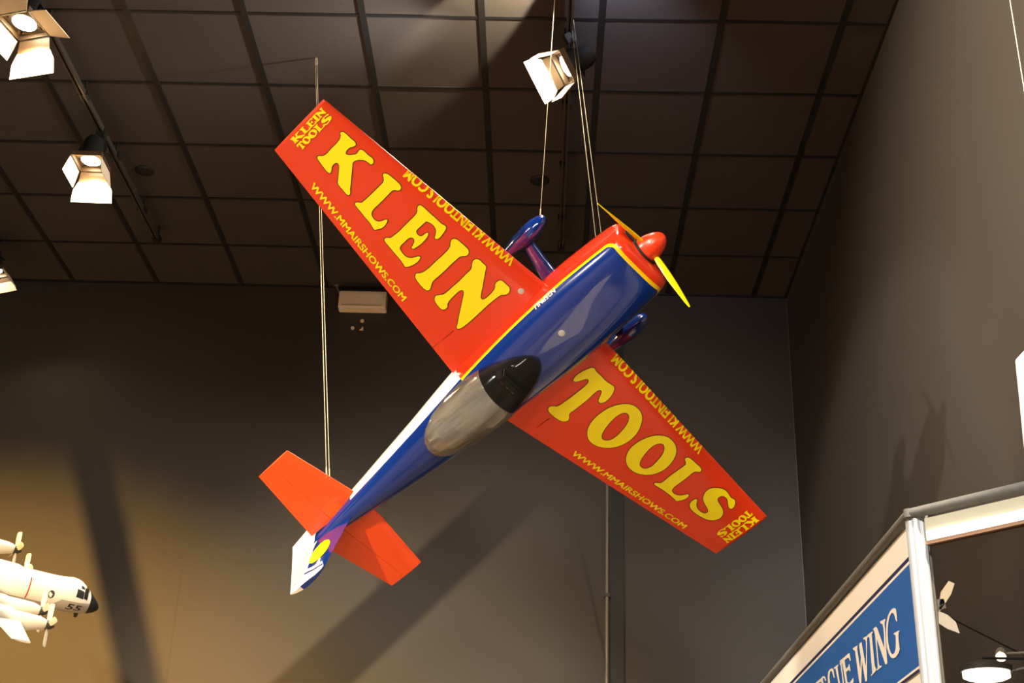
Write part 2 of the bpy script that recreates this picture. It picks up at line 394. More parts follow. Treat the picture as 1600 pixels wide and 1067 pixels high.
def curve_mesh(cu):
    ob = bpy.data.objects.new('tmp', cu); COL.objects.link(ob)
    dg = bpy.context.evaluated_depsgraph_get(); dg.update()
    me = ob.evaluated_get(dg).to_mesh()
    v = [tuple(p.co) for p in me.vertices]; f = [tuple(p.vertices) for p in me.polygons]
    bpy.data.objects.remove(ob); bpy.data.curves.remove(cu)
    return v, f
def text_fill(s, offset=0, spacing=1.0):
    cu = bpy.data.curves.new('tmp', 'FONT'); cu.body = s; cu.dimensions = '2D'; cu.fill_mode = 'BOTH'; cu.offset = offset; cu.size = 1; cu.resolution_u = 3
    cu.space_character = spacing
    v, f = curve_mesh(cu)
    x0 = min(p[0] for p in v); x1 = max(p[0] for p in v); y0 = min(p[1] for p in v); y1 = max(p[1] for p in v)
    return [((p[0]-x0)/(x1-x0), (p[1]-y0)/(y1-y0)) for p in v], f
def conform(v2, faces, side, off):
    """drape flat (x,y) faces on the upper wing skin; x may pass the leading edge and wraps under it"""
    bm = bmesh.new()
    vs = [bm.verts.new((p[0], p[1], 0)) for p in v2]
    for f in faces:
        try: bm.faces.new([vs[i] for i in f])
        except ValueError: pass
    ya, yb = .2*side, 1.2*side
    for c in (.0025, .008, .016, .028, .045, .07, .10, .14, .18, .23, .28, .34, .40, .47, .55, .65, .78):
        a = Vector((lerp(w_le(ya), w_te(ya), c), ya, 0)); d = Vector((lerp(w_le(yb), w_te(yb), c), yb, 0))-a
        no = d.cross(Vector((0, 0, 1))).normalized()
        bmesh.ops.bisect_plane(bm, geom=list(bm.verts)+list(bm.edges)+list(bm.faces), plane_co=a, plane_no=no)
    for v in bm.verts:
        x, y = v.co.x, v.co.y
        c = (w_le(y)-x)/(w_le(y)-w_te(y)); h = naca(c, w_th(y))
        v.co.z = w_z(y)+h+off
        if c < .04: v.co.x += off*(.04-c)/.04*1.5
    bmesh.ops.recalc_face_normals(bm, faces=list(bm.faces))
    if bm.faces and sum(f.normal.z for f in bm.faces) < 0: bmesh.ops.reverse_faces(bm, faces=list(bm.faces))
    return bm
def bm_obj(bm, name, m, parent):
    me = bpy.data.meshes.new(name); bm.to_mesh(me); bm.free()
    for p in me.polygons: p.use_smooth = True
    return link(name, me, m, parent)
def text_on_wing(name, s, p0, p1, cap, up, parent, side, off=.0024, bold=.042, clip=False):
    v, f = text_fill(s, .0)
    o, ff = [], []
    for du, dw in ((-bold, -bold), (bold, -bold), (bold, bold), (-bold, bold)):      # heavy strokes
        n = len(o) + 0
        ff += [tuple(i+n for i in q) for q in f]
        o += [(u+du*cap/math.dist(p0, p1), w+dw) for u, w in v]
    v, f = o, ff
    o = []
    for u, w in v:
        x, y = lerp(p0[0], p1[0], u)+up*cap*w, lerp(p0[1], p1[1], u)
        if clip: x = min(x, w_le(y)-.0006)
        o.append((x, y))
    return bm_obj(conform(o, f, side, off), name, M['yellow'], parent)

GL = {k: [spline([c*1e-4 for c in l]) for l in v] for k, v in GLYPHS.items()}
def norm_glyph(k):
    ls = GL[k]; xs = [p[0] for p in ls[0]]; ys = [p[1] for p in ls[0]]
    x0, x1, y0, y1 = min(xs), max(xs), min(ys), max(ys)
    return [[(-(p[1]-y1)/(x1-x0), (p[0]-x0)/(x1-x0)) for p in l] for l in ls], (y1-y0)/(x1-x0)
def small_logo(parent, side, x0, x1, ylo, yhi):
    """two-line tip lettering: reads along the chord, tops towards the tip"""
    h = (yhi-ylo)*.47
    for word, yb in ((['K', 'L', 'E', 'I', 'N'], yhi-h), (['T', 'O1', 'O2', 'L2', 'S'], ylo)):
        gs = [norm_glyph(k) for k in word]; tot = sum(g[1] for g in gs); sc = 1/tot; u = 0
        V, Fc = [], []
        for ls, w in gs:
            v, f = flat_fill([[((u+p[0]*1.04)*sc, p[1]) for p in l] for l in ls], 0)
            n = len(V); V += [(lerp(x0, x1, p[0]), (yb+p[1]*h)*side) for p in v]; Fc += [tuple(i+n for i in q) for q in f]; u += w
        bm_obj(conform(V, Fc, side, .0024), 'tip_lettering', M['yellow'], parent)

for side, nm in ((1, 'left'), (-1, 'right')):
    w = surf('wing', M['red'], plane, .10*side, 1.25*side, w_le, w_te, w_z, w_th, 0, .76, 10, 34)
    w['label'] = 'red %s wing with yellow lettering' % nm
    ra = .275
    surf('wing_root_trailing_edge', M['red'], w, .10*side, (ra-.004)*side, w_le, w_te, w_z, w_th, .76, 1, 3, 10)
    surf('aileron', M['red'], w, ra*side, 1.25*side, w_le, w_te, w_z, w_th, .76, 1, 6, 10)
    for k in (['K', 'L', 'E', 'I', 'N'] if side == 1 else ['T', 'O1', 'O2', 'L2', 'S']):
        v, f = flat_fill(GL[k], .0032); ol = bm_obj(conform([p[:2] for p in v], f, side, .0019), 'letter_outline', M['outline'], w)
        v, f = flat_fill(GL[k], -.0002); bm_obj(conform([p[:2] for p in v], f, side, .0026), 'letter', M['yellow'], w)
    if side == 1:
        text_on_wing('web_address', 'WWW.MMAIRSHOWS.COM', (-.3125, 1.068), (-.4040, .499), .0265, 1, w, side)
        text_on_wing('web_address', 'WWW.KLEINTOOLS.COM', (w_le(.323)+.010, .318), (w_le(.85)+.010, .852), .038, -1, w, side, clip=True)
        small_logo(w, side, -.226, -.046, 1.186, 1.2445)
    else:
        text_on_wing('web_address', 'WWW.MMAIRSHOWS.COM', (-.4045, -.463), (-.3180, -1.060), .0265, 1, w, side)
        text_on_wing('web_address', 'WWW.KLEINTOOLS.COM', (w_le(.815)+.010, -.818), (w_le(.255)+.010, -.250), .040, -1, w, side, clip=True)
        small_logo(w, side, -.050, -.228, 1.168, 1.2435)
    # pale tip cap rib
    rr = []
    for y, g in ((1.2495*side, 1), (1.2575*side, .75)):
        cs = [.5-.5*math.cos(PI*i/20) for i in range(21)]
        L, T, t = w_le(y), w_te(y), w_th(y)*g
        rr.append([Vector((L+(T-L)*c, y, w_z(y)+naca(c, t))) for c in cs]+[Vector((L+(T-L)*c, y, w_z(y)-naca(c, t))) for c in cs[::-1]][1:-1])
    tb = MB(); tb.rings(rr); tb.build('wing_tip_cap', M['red'], w, 30)
    if side == 1:
        dz = w_z(.2147)+naca((w_le(.2147)+.0233)/(w_le(.2147)-w_te(.2147)), w_th(.2147))
        tb = MB(); tb.lathe([(0, -.004), (.0125, -.004), (.0125, .0015), (.011, .002), (0, .002)], 24, None, (-.0233, .2147, dz)); tb.build('silver_disc', M['silver'], w, 30)

# fuselage ------------------------------------------------------------
FS = [  # x, half width, top, bottom, exponent, stripe height
 (.428, .118, .088, -.092, 2.8, .066), (.421, .134, .104, -.108, 3.1, .068), (.408, .142, .114, -.120, 3.4, .070), (.385, .147, .121, -.128, 3.6, .072),
 (.34, .151, .128, -.138, 3.6, .074), (.25, .157, .135, -.148, 3.5, .076), (.13, .163, .141, -.155, 3.3, .078), (0, .164, .145, -.158, 3.1, .080),
 (-.15, .161, .149, -.156, 2.9, .082), (-.30, .153, .150, -.150, 2.7, .084), (-.44, .144, .150, -.142, 2.5, .088), (-.60, .128, .150, -.125, 2.4, .097),
 (-.76, .109, .150, -.105, 2.3, .104), (-.975, .084, .143, -.080, 2.2, .104), (-1.155, .061, .132, -.060, 2.2, .098), (-1.30, .042, .120, -.062, 2.2, .090),
 (-1.42, .026, .108, -.080, 2.2, .085), (-1.464, .017, .100, -.100, 2.2, .080)]
def fus(x):
    if x >= FS[0][0]: return FS[0][1:]
    for i in range(len(FS)-1):
        a, c = FS[i], FS[i+1]
        if c[0] <= x <= a[0]:
            p = FS[i-1] if i else a; q = FS[i+2] if i+2 < len(FS) else c
            u = (a[0]-x)/(a[0]-c[0]); d = a[0]-c[0]; o = []
            for k in range(1, 6):
                m1 = (c[k]-p[k])/max(p[0]-c[0], 1e-6)*d if i else (c[k]-a[k]); m2 = (q[k]-a[k])/max(a[0]-q[0], 1e-6)*d if i+2 < len(FS) else (c[k]-a[k])
                o.append((2*u**3-3*u*u+1)*a[k]+(u**3-2*u*u+u)*m1+(-2*u**3+3*u*u)*c[k]+(u**3-u*u)*m2)
            return o
    return FS[-1][1:]
def spow(v, e): return math.copysign(abs(v)**e, v)
def fus_ring(x, n=96, grow=0):
    w, zt, zb, e, _ = fus(x); zc = (zt+zb)/2+.0; h = (zt-zb)/2
    zc = zc+ (.02 if x < -.5 else 0)*min(1, (-.5-x)/.3) if x < -.5 else zc
    o = []
    for k in range(n):
        a = 2*PI*k/n
        sx, sz = spow(math.cos(a), 2/e), spow(math.sin(a), 2/e)
        z = zc + sz*((zt-zc) if sz > 0 else (zc-zb))
        o.append(Vector((x, (w+grow)*sx, z + grow*sz)))
    return o
xs = []
for i in range(len(FS)-1):
    k = 3 if FS[i][0]-FS[i+1][0] < .06 else 7
    xs += [lerp(FS[i][0], FS[i+1][0], j/k) for j in range(k)]
xs.append(FS[-1][0])
rings = [fus_ring(x) for x in xs]
fb = MB()
lay = fb.bm.verts.layers.float.new('stripe'); lax = fb.bm.verts.layers.float.new('station')
VV = []
for x, r in zip(xs, rings):
    zb = fus(x)[4]; n = len(r); row = []
    # arc length from the stripe line up towards the crown, per side
    arc = [0.0]*n
    for sgn in (1, -1):
        idx = [(n//4 - sgn*j) % n for j in range(n//2+1)]      # crown -> keel
        s = 0; acc = [0]
        for a, c in zip(idx[:-1], idx[1:]): s += (r[c]-r[a]).length; acc.append(s)
        sb = acc[-1]
        for q in range(len(idx)-1):
            z0, z1 = r[idx[q]].z, r[idx[q+1]].z
            if z0 >= zb > z1: sb = lerp(acc[q], acc[q+1], (z0-zb)/(z0-z1)); break
        for q, a in enumerate(idx): arc[a] = sb-acc[q]
    for p, t in zip(r, arc):
        v = fb.bm.verts.new(p); v[lay] = t; v[lax] = x; row.append(v)
    VV.append(row)
n = len(VV[0])
for a, c in zip(VV[:-1], VV[1:]):
    for i in range(n):
        j = (i+1) % n; fb.bm.faces.new((a[i], a[j], c[j], c[i]))
fb.bm.faces.new(VV[0][::-1]); fb.bm.faces.new(VV[-1])
# livery material: blue deck, yellow line with round front corners, red sides, white sides aft
m, t, bs = nt('blue_red_white_livery')
bs.inputs['Roughness'].default_value = .22; bs.inputs['Specular IOR Level'].default_value = .25; bs.inputs['Coat Weight'].default_value = 1; bs.inputs['Coat Roughness'].default_value = .015
a1 = N(t, 'ShaderNodeAttribute', attribute_name='stripe'); a2 = N(t, 'ShaderNodeAttribute', attribute_name='station')
def mth(op, a, b_=None):
    nd = N(t, 'ShaderNodeMath', operation=op)
    for i, v in enumerate((a, b_)):
        if v is None: continue
        if isinstance(v, (int, float)): nd.inputs[i].default_value = v
        else: t.links.new(v, nd.inputs[i])
    return nd.outputs[0]
RR = .045
ax = mth('MAXIMUM', mth('SUBTRACT', RR, a1.outputs['Fac']), 0.0)
bx_ = mth('MAXIMUM', mth('SUBTRACT', RR, mth('SUBTRACT', .396, a2.outputs['Fac'])), 0.0)
ins = mth('SUBTRACT', RR, mth('SQRT', mth('ADD', mth('MULTIPLY', ax, ax), mth('MULTIPLY', bx_, bx_))))
aft = mth('LESS_THAN', mth('SUBTRACT', a2.outputs['Fac'], mth('MULTIPLY', a1.outputs['Fac'], .25)), -.445)
def mixc(fac, A, B):
    nd = N(t, 'ShaderNodeMix', data_type='RGBA'); t.links.new(fac, nd.inputs['Factor'])
    for k, v in (('A', A), ('B', B)):
        if isinstance(v, tuple): nd.inputs[k].default_value = (*v, 1)
        else: t.links.new(v, nd.inputs[k])
    return nd.outputs['Result']
BLUE = (.002, .028, .21)
side_c = mixc(mth('LESS_THAN', a2.outputs['Fac'], -1.19), mixc(aft, (.74, .035, .008), (.85, .84, .88)), BLUE)
isy = mth('GREATER_THAN', ins, 0.0); isb = mth('GREATER_THAN', ins, .0145)
yc = mixc(aft, (.95, .60, .004), BLUE)
fin_c = mixc(isb, mixc(isy, side_c, yc), BLUE)
t.links.new(fin_c, bs.inputs['Base Color'])
fus_o = fb.build('fuselage', m, plane, 40)
# cowl openings and prop shaft plate
b = MB(); b.lathe([(0, 0), (.060, 0), (.060, .012), (0, .012)], 32, Matrix.Rotation(PI/2, 3, 'Y'), (.425, 0, .010)); b.build('spinner_backplate', M['dark'], fus_o, 40)
for s in (-1, 1):
    b = MB(); b.lathe([(0, 0), (.026, 0), (.026, .003), (0, .003)], 24, Matrix.Rotation(PI/2, 3, 'Y'), (.4275, s*.083, -.005)); b.build('cooling_intake', M['dark'], fus_o, 40)
zt0 = fus(.0067)[1]
b = MB(); b.lathe([(0, -.004), (.0135, -.004), (.0135, .001), (.012, .0016), (0, .0016)], 24, None, (.0067, .015, zt0)); b.build('silver_disc', M['silver'], fus_o, 30)
# small white registration on the left side, reading towards the tail
v, f = text_fill('N25PNU', .03)
bm = bmesh.new(); vs = []
for u, w_ in v:
    x = lerp(.098, -.010, u); r = fus_ring(x, 192)
    top = [p for p in r if p.y > 0 and p.z > 0]
    z = lerp(.083, .104, w_); q = min(top, key=lambda p: abs(p.z-z))
    vs.append(bm.verts.new((x, q.y+.0012, z)))
for q in f:
    try: bm.faces.new([vs[i] for i in q])
    except ValueError: pass
bm_obj(bm, 'registration_lettering', M['white'], fus_o)

# spinner and propeller (blades at rest)
pr = bpy.data.objects.new('propeller', None); COL.objects.link(pr); pr.parent = plane; pr.location = (.455, 0, .012)
RY = Matrix.Rotation(PI/2, 3, 'Y')
b = MB(); b.lathe([(0, -.018), (.053, -.018), (.0535, -.008), (.051, .010), (.045, .030), (.036, .050), (.024, .066), (.012, .0745), (0, .0765)], 40, RY); b.build('spinner', M['red'], pr, 50)
for an in (14.8, 134.4, 254.6):
    a = math.radians(an); rad = Vector((0, math.cos(a), math.sin(a))); tn = Vector((0, -math.sin(a), math.cos(a))); ax_ = Vector((1, 0, 0))
    rr = []
    for i in range(13):
        u = i/12; r = lerp(.035, .297, u)
        ch = (.010+.0065*math.sin(PI*min(1, u*1.1)))*(1 if u < .93 else .75 if u < .99 else .45)
        tw = math.radians(lerp(48, 18, u)); th = lerp(.007, .0018, u)
        cd_ = (tn*math.cos(tw)+ax_*math.sin(tw)); nd_ = (ax_*math.cos(tw)-tn*math.sin(tw))
        rr.append([rad*r + cd_*ch*math.cos(q) + nd_*th*math.sin(q) for q in [2*PI*k/12 for k in range(12)]])
    b = MB(); b.rings(rr); b.build('propeller_blade', M['yellow'], pr, 50)

# canopy --------------------------------------------------------------
def can_dims(u):
    # u 0 front .. 1 rear
    wk = [(0, .004), (.02, .028), (.06, .050), (.14, .078), (.25, .102), (.38, .117), (.52, .121), (.68, .115), (.82, .100), (.92, .076), (.97, .048), (1, .006)]
    hk = [(0, .002), (.02, .012), (.06, .026), (.14, .052), (.25, .084), (.38, .106), (.52, .113), (.68, .102), (.82, .078), (.92, .048), (.97, .026), (1, .003)]
    def ip(k):
        for (a, p), (c, q) in zip(k[:-1], k[1:]):
            if a <= u <= c:
                s = (u-a)/(c-a); return lerp(p, q, s)
        return k[-1][1]
    return ip(wk), ip(hk)
def can_part(name, u0, u1, m, parent, shrink=0, flat=1.0, n=44, k=22, zoff=0):
    b = MB(); rows = []
    for i in range(n+1):
        u = lerp(u0, u1, i/n); x = lerp(-.128, -.752, u); w, h = can_dims(u); w = max(w-shrink, .002); h = max(h*flat, .001)
        wf, zt, zb_, e, _ = fus(x); zc = (zt+zb_)/2
        row = []
        for j in range(k+1):
            a = PI*j/k; y = w*math.cos(a)
            yy = min(abs(y)/wf, .995); zs = zc+(zt-zc)*(1-yy**e)**(1/e)      # the fuselage skin below
            row.append(b.bm.verts.new((x, y, zs-.004+zoff + h*math.sin(a)**.9 + (0 if flat < .5 else .0))))
        rows.append(row)
    for a, c in zip(rows[:-1], rows[1:]):
        for j in range(k): b.bm.faces.new((a[j], c[j], c[j+1], a[j+1]))
    return b.build(name, m, parent, 60)
gw = glass('smoked_windscreen', (.62, .60, .58), .16, .02, (.04, .035, .03))
# rear of the clear canopy: its grey-beige reflections painted as a streaky haze
m, t, bs = nt('canopy_painted_reflections')
out = t.nodes['Material Output']; tr = N(t, 'ShaderNodeBsdfTransparent'); tr.inputs['Color'].default_value = (.75, .70, .62, 1)
tc = N(t, 'ShaderNodeTexCoord'); mp = N(t, 'ShaderNodeMapping'); mp.inputs['Scale'].default_value = (1.6, 24, 10); mp.inputs['Rotation'].default_value = (0, 0, .25)
nz = N(t, 'ShaderNodeTexNoise'); nz.inputs['Scale'].default_value = 1.3; nz.inputs['Detail'].default_value = 5
cr = N(t, 'ShaderNodeValToRGB'); cr.color_ramp.elements[0].color = (.19, .16, .125, 1); cr.color_ramp.elements[1].color = (.50, .45, .38, 1)
cr.color_ramp.elements[0].position = .32; cr.color_ramp.elements[1].position = .68
t.links.new(tc.outputs['Object'], mp.inputs['Vector']); t.links.new(mp.outputs['Vector'], nz.inputs['Vector']); t.links.new(nz.outputs['Fac'], cr.inputs['Fac'])
t.links.new(cr.outputs['Color'], bs.inputs['Base Color']); bs.inputs['Roughness'].default_value = .08; bs.inputs['Specular IOR Level'].default_value = .9; bs.inputs['Coat Weight'].default_value = 1; bs.inputs['Coat Roughness'].default_value = .01
mxs = N(t, 'ShaderNodeMixShader'); mxs.inputs['Fac'].default_value = .50
t.links.new(tr.outputs[0], mxs.inputs[1]); t.links.new(bs.outputs[0], mxs.inputs[2]); t.links.new(mxs.outputs[0], out.inputs['Surface'])
hazy = m
can = can_part('canopy', .36, 1, hazy, plane); can['label'] = 'rear canopy bubble with painted grey beige reflections'
ws = can_part('windscreen', 0, .36, gw, plane); ws['label'] = 'clear smoked front of the canopy'
can_part('cockpit_floor', .03, .97, M['dark'], plane, .010, .06, zoff=.007)
b = MB(); b.hexa([(-.50, -.045, .145), (-.50, .045, .145), (-.44, .045, .145), (-.44, -.045, .145)], [(-.525, -.034, .232), (-.525, .034, .232), (-.50, .034, .232), (-.50, -.034, .232)]); b.build('pilot_seat', mat('seat_leather', (.10, .07, .05), .6), plane, 30, bevel=.008)
b = MB(); b.hexa([(-.30, -.075, .145), (-.30, .075, .145), (-.255, .07, .145), (-.255, -.07, .145)], [(-.30, -.06, .186), (-.30, .06, .186), (-.27, .055, .186), (-.27, -.055, .186)])
ip_ = b.build('instrument_panel', M['black'], plane, 30, bevel=.006)
for y, c in ((-.03, 'steel'), (0, 'steel'), (.03, 'red')):
    b = MB(); b.lathe([(0, 0), (.009, 0), (.009, .003), (0, .003)], 16, Matrix.Rotation(-PI/2, 3, 'Y'), (-.3005, y, .168)); b.build('instrument_dial', M[c], ip_, 30)

# tail ----------------------------------------------------------------
def s_le(y): return -1.1628+(-1.218+1.1628)*(abs(y)-.052)/.329
def s_te(y): return -1.4659+(-1.4035+1.4659)*(abs(y)-.029)/.352
def s_th(y): return lerp(.030, .018, abs(y)/.38)
for side, nm in ((1, 'left'), (-1, 'right')):
    h = surf('tailplane', M['redtail'], plane, .02*side, .381*side, s_le, s_te, lambda y: .0672, s_th, 0, .56, 5, 20); h['label'] = 'red %s half of the tailplane' % nm
    surf('elevator', M['redtail'], h, .03*side, .381*side, s_le, s_te, lambda y: .0672, s_th, .566, 1, 5, 12)
def fin_piece(name, pts, m, parent, thick):
    """pts: (x, z, half thickness) outline"""
    b = MB()
    b.hexa([(x, -h, z) for x, z, h in pts], [(x, h, z) for x, z, h in pts])
    return b.build(name, m, parent, 25)
def fin_grid(name, m, lo, hi, lx0, lx1, tx0, tx1, t0, t1, parent, nz=14, nx=10, ztop=None):
    # lo/hi z; leading edge x from lx0 (low) to lx1 (high), trailing tx0..tx1, half thickness along chord t0 -> t1
    b = MB(); rr = []
    for j in range(nz+1):
        v = j/nz; L = lerp(lx0, lx1, v); T = lerp(tx0, tx1, v)
        up, dn = [], []
        for i in range(nx+1):
            u = i/nx; x = lerp(L, T, u)
            zz = lerp(lo(x) if callable(lo) else lo, ztop(x) if ztop else hi, v)
            h = lerp(t0(u), t1(u), v)
            up.append(Vector((x, h, zz))); dn.append(Vector((x, -h, zz)))
        rr.append(up+dn[::-1])
    b.rings(rr); return b.build(name, m, parent, 40)
def topz(x):   # tip curve of fin and rudder
    k = [(-1.300, .366), (-1.3324, .380), (-1.350, .396), (-1.374, .406), (-1.42, .408), (-1.465, .404), (-1.51, .392), (-1.545, .374)]
    if x >= k[0][0]: return k[0][1]
    for (a, p), (c, q) in zip(k[:-1], k[1:]):
        if c <= x <= a: return lerp(p, q, (a-x)/(a-c))
    return k[-1][1]
fin = fin_grid('fin', M['blue'], lambda x: .09, None, -1.215, -1.332, -1.4640, -1.4640,
               lambda u: .013*math.sin(PI*min(.62, .02+u*.6)), lambda u: .010*math.sin(PI*min(.62, .02+u*.6)), plane, ztop=topz)
def rbot(x): return lerp(-.114, -.077, (-1.565-x)/.101) if x < -1.565 else lerp(-.100, -.114, (-1.466-x)/.099)
rud = fin_grid('rudder', M['white'], rbot, None, -1.4665, -1.4665, -1.668, -1.545,
               lambda u: lerp(.012, .002, u), lambda u: lerp(.0095, .002, u), plane, ztop=topz)
rud['label'] = 'white rudder with pale lavender panel'
def fin_y(x, z):
    if x < -1.4652:
        v = (z+.1)/.5; T = lerp(-1.668, -1.545, v); u = (x+1.4665)/(T+1.4665); return lerp(lerp(.012, .002, u), lerp(.0095, .002, u), v)
    v = max(0, min(1, (z-.09)/.31)); L = lerp(-1.215, -1.332, v); u = max(0, (x-L)/(-1.464-L)); s = math.sin(PI*min(.62, .02+u*.6)); return lerp(.013, .010, v)*s
def fin_decal(name, pts, m, parent, off=.0012, sides=(1, -1)):
    for s in sides:
        v, f = flat_fill([pts]); bm = bmesh.new(); vs = [bm.verts.new((p[0], p[1], 0)) for p in v]
        for q in f: bm.faces.new([vs[i] for i in q])
        for k in range(1, 9):
            bmesh.ops.bisect_plane(bm, geom=list(bm.verts)+list(bm.edges)+list(bm.faces), plane_co=(-1.25-.03*k, 0, 0), plane_no=(1, 0, 0))
        for p in bm.verts:
            x, z = p.co.x, p.co.y; p.co = Vector((x, s*(fin_y(x, z)+off), z))
        bm_obj(bm, name, m, parent)
fin_decal('yellow_roundel', [(-1.392+.062*math.cos(2*PI*k/40), .232+.062*math.sin(2*PI*k/40)) for k in range(40)], M['yellow'], fin, .0016)
fin_decal('white_tip_band', [(-1.352, .330), (-1.40, .322), (-1.455, .300), (-1.4635, .300), (-1.4635, .402), (-1.42, .405), (-1.376, .402), (-1.345, .388), (-1.336, .374)], M['white'], fin)
fin_decal('blue_tip_arc', [(-1.345, .352), (-1.40, .347), (-1.462, .318), (-1.462, .330), (-1.40, .357), (-1.343, .363)], M['blue'], fin, .0018)
fin_decal('white_hinge_band', [(-1.436, .112), (-1.447, .16), (-1.449, .2), (-1.447, .30), (-1.4635, .30), (-1.4635, .112)], M['white'], fin, .0014)
fin_decal('lavender_panel', [(-1.480, .345), (-1.535, .335), (-1.632, -.030), (-1.575, -.055), (-1.482, -.03)], M['lav'], rud)
# tail wheel
b = MB(); b.tube([(-1.40, 0, -.07), (-1.45, 0, -.115), (-1.475, 0, -.135)], .005, 8)
tw = b.build('tail_wheel_leg', M['steel'], plane, 50)
b = MB(); b.lathe([(0, -.009), (.018, -.009), (.022, -.004), (.022, .004), (.018, .009), (0, .009)], 24, Matrix.Rotation(PI/2, 3, 'X'), (-1.478, 0, -.145)); b.build('tail_wheel', M['rubber'], tw, 40)

# undercarriage -------------------------------------------------------
for side, nm in ((1, 'left'), (-1, 'right')):
    y = .300*side; zc = -.245
    rr = []
    prof = [(0, .004), (.03, .45), (.10, .74), (.22, .97), (.36, 1), (.55, .86), (.75, .56), (.9, .27), (1, .03)]
    for i in range(33):
        u = i/32
        for (a, p), (c, q) in zip(prof[:-1], prof[1:]):
            if a <= u <= c: g = lerp(p, q, (u-a)/(c-a)); break
        x = lerp(.182, -.105, u)
        rr.append([Vector((x, y+.034*g*spow(math.cos(q_), .85), zc+.052*g*spow(math.sin(q_), .85)+.012*u)) for q_ in [2*PI*k/28 for k in range(28)]])
    b = MB(); b.rings(rr); p_ = b.build('wheel_pant', M['blue'], plane, 60); p_['label'] = 'blue %s wheel fairing' % nm
    b = MB(); b.lathe([(0, -.014), (.036, -.014), (.044, -.008), (.044, .008), (.036, .014), (0, .014)], 28, Matrix.Rotation(PI/2, 3, 'X'), (.065, y, zc-.026)); b.build('wheel', M['rubber'], p_, 40)
    pts = [(.045, .10, -.135), (.047, .150, -.152), (.050, .20, -.182), (.054, .25, -.214), (.060, .288, -.238)]
    rr = []
    for i, (x, yy, z) in enumerate(pts):
        a = Vector(pts[min(i+1, 4)])-Vector(pts[max(i-1, 0)]); a = Vector((0, a.y*side, a.z)).normalized(); nn = Vector((0, -a.z, a.y))
        w = lerp(.040, .022, i/4); h = lerp(.010, .006, i/4)
        rr.append([Vector((x, yy*side, z))+Vector((1, 0, 0))*w*math.cos(q)+nn*h*math.sin(q) for q in [2*PI*k/16 for k in range(16)]])
    b = MB(); b.rings(rr); b.build('landing_gear_leg', M['blue'], plane, 60)
def PW(x, y, z): return PT + PM @ Vector((x, y, z))

# suspension cables ---------------------------------------------------
def cable(p0, p1, lab, r=.0016, grp='steel cables hanging the aeroplane'):
    b = MB(); p0, p1 = Vector(p0), Vector(p1)
    b.tube([p0, p1], r, 6)
    d = (p1-p0).normalized(); b.tube([p0+d*.01, p0+d*.05], r*2, 6); b.tube([p1-d*.06, p1-d*.01], r*2, 6)
    tag(b.build('suspension_cable', M['cable'], None, 60), lab, 'cable', grp)
def on_line(y, pxa, pya, pxb, pyb, p0):
    """ceiling point at depth y on the plane through the eye and the two sight lines"""
    n_ = ray(pxa, pya).cross(ray(pxb, pyb))
    z = HC; x = -(n_.y*y+n_.z*(z-CAM_Z))/n_.x
    return Vector((x, y, z))
g0 = PW(.150, .300, -.288)
cable(g0, on_line(5.0, 838, 338, 864, 20, g0), 'thin steel cable from the left wheel fairing up past the tilted spotlight')
n0, n1 = PW(.27, .095, -.135), PW(.285, .075, -.135)
cable(n0, at_z(892, 30, HC), 'left one of the two slanting steel cables from the red engine cowl', .0012)
cable(n1, at_z(896, 30, HC), 'right one of the two slanting steel cables from the red engine cowl', .0012)
t0, t1 = PW(-1.192, .185, .075), PW(-1.190, .170, .075)
cable(t0, on_line(5.8, 500, 330, 512.5, 738, t0), 'left one of the two steel cables from the tailplane, beside the white box')
cable(t1, on_line(5.8, 502.5, 330, 515.5, 738, t1), 'right one of the two steel cables from the tailplane, beside the white box')

# ------------------------------------------------------------------ white four-engined patrol aeroplane, left
def local_frame(px, py):
    d = ray(px, py).normalized(); bk = -d
    r = RC @ Vector((1, 0, 0)); r = (r - bk*r.dot(bk)).normalized(); u = bk.cross(r)
    return r, u, bk
r_, u_, b_ = local_frame(60, 930)
XA = (r_*.945 - u_*.225 - b_*.25).normalized()
YA = -(r_*.24 - u_*.36 + b_*.90); YA = (YA - XA*YA.dot(XA)).normalized()
ZA = XA.cross(YA)
QM = Matrix((XA, YA, ZA)).transposed()
dist = 6.2; nose = O + ray(157, 943).normalized()*dist
K = .0415*dist/6.2; SX = .80          # metres of model per metre of aircraft
pat = empty('patrol_airplane', nose, 'white four engined propeller model aeroplane with black nose at the lower left', 'airplane', rot=QM)
def V3(x, y, z): return Vector((x*K*SX, y*K, z*K))
FP = [(0, .02, -.55), (-.25, .38, -.50), (-.7, .68, -.42), (-1.3, .98, -.30), (-1.95, 1.22, -.18), (-2.6, 1.42, -.06), (-3.3, 1.58, 0.02), (-4.5, 1.70, .06), (-6, 1.73, .06), (-12, 1.73, .06), (-21, 1.73, .06), (-25, 1.5, .25), (-29, 1.0, .6), (-32, .45, .95), (-35.5, .18, 1.05)]
def pf(x):
    for (a, p, q), (c, s, w) in zip(FP[:-1], FP[1:]):
        if c <= x <= a:
            t_ = (a-x)/(a-c); return lerp(p, s, t_), lerp(q, w, t_)
    return FP[-1][1:]
def bulge(x):   # raised cockpit roof
    return .0 if x > -1.9 or x < -9 else .28*math.exp(-((x+3.9)/1.5)**2)
def pring(x, n=40, g=0):
    R_, zc = pf(x); o = []
    for k in range(n):
        a = 2*PI*k/n; o.append(V3(x, (R_+g)*math.cos(a), zc+(R_+g)*math.sin(a)+(bulge(x) if math.sin(a) > 0 else 0)*max(0, math.sin(a))))
    return o
def pxs(a, c, n): return [lerp(a, c, i/n) for i in range(n+1)]
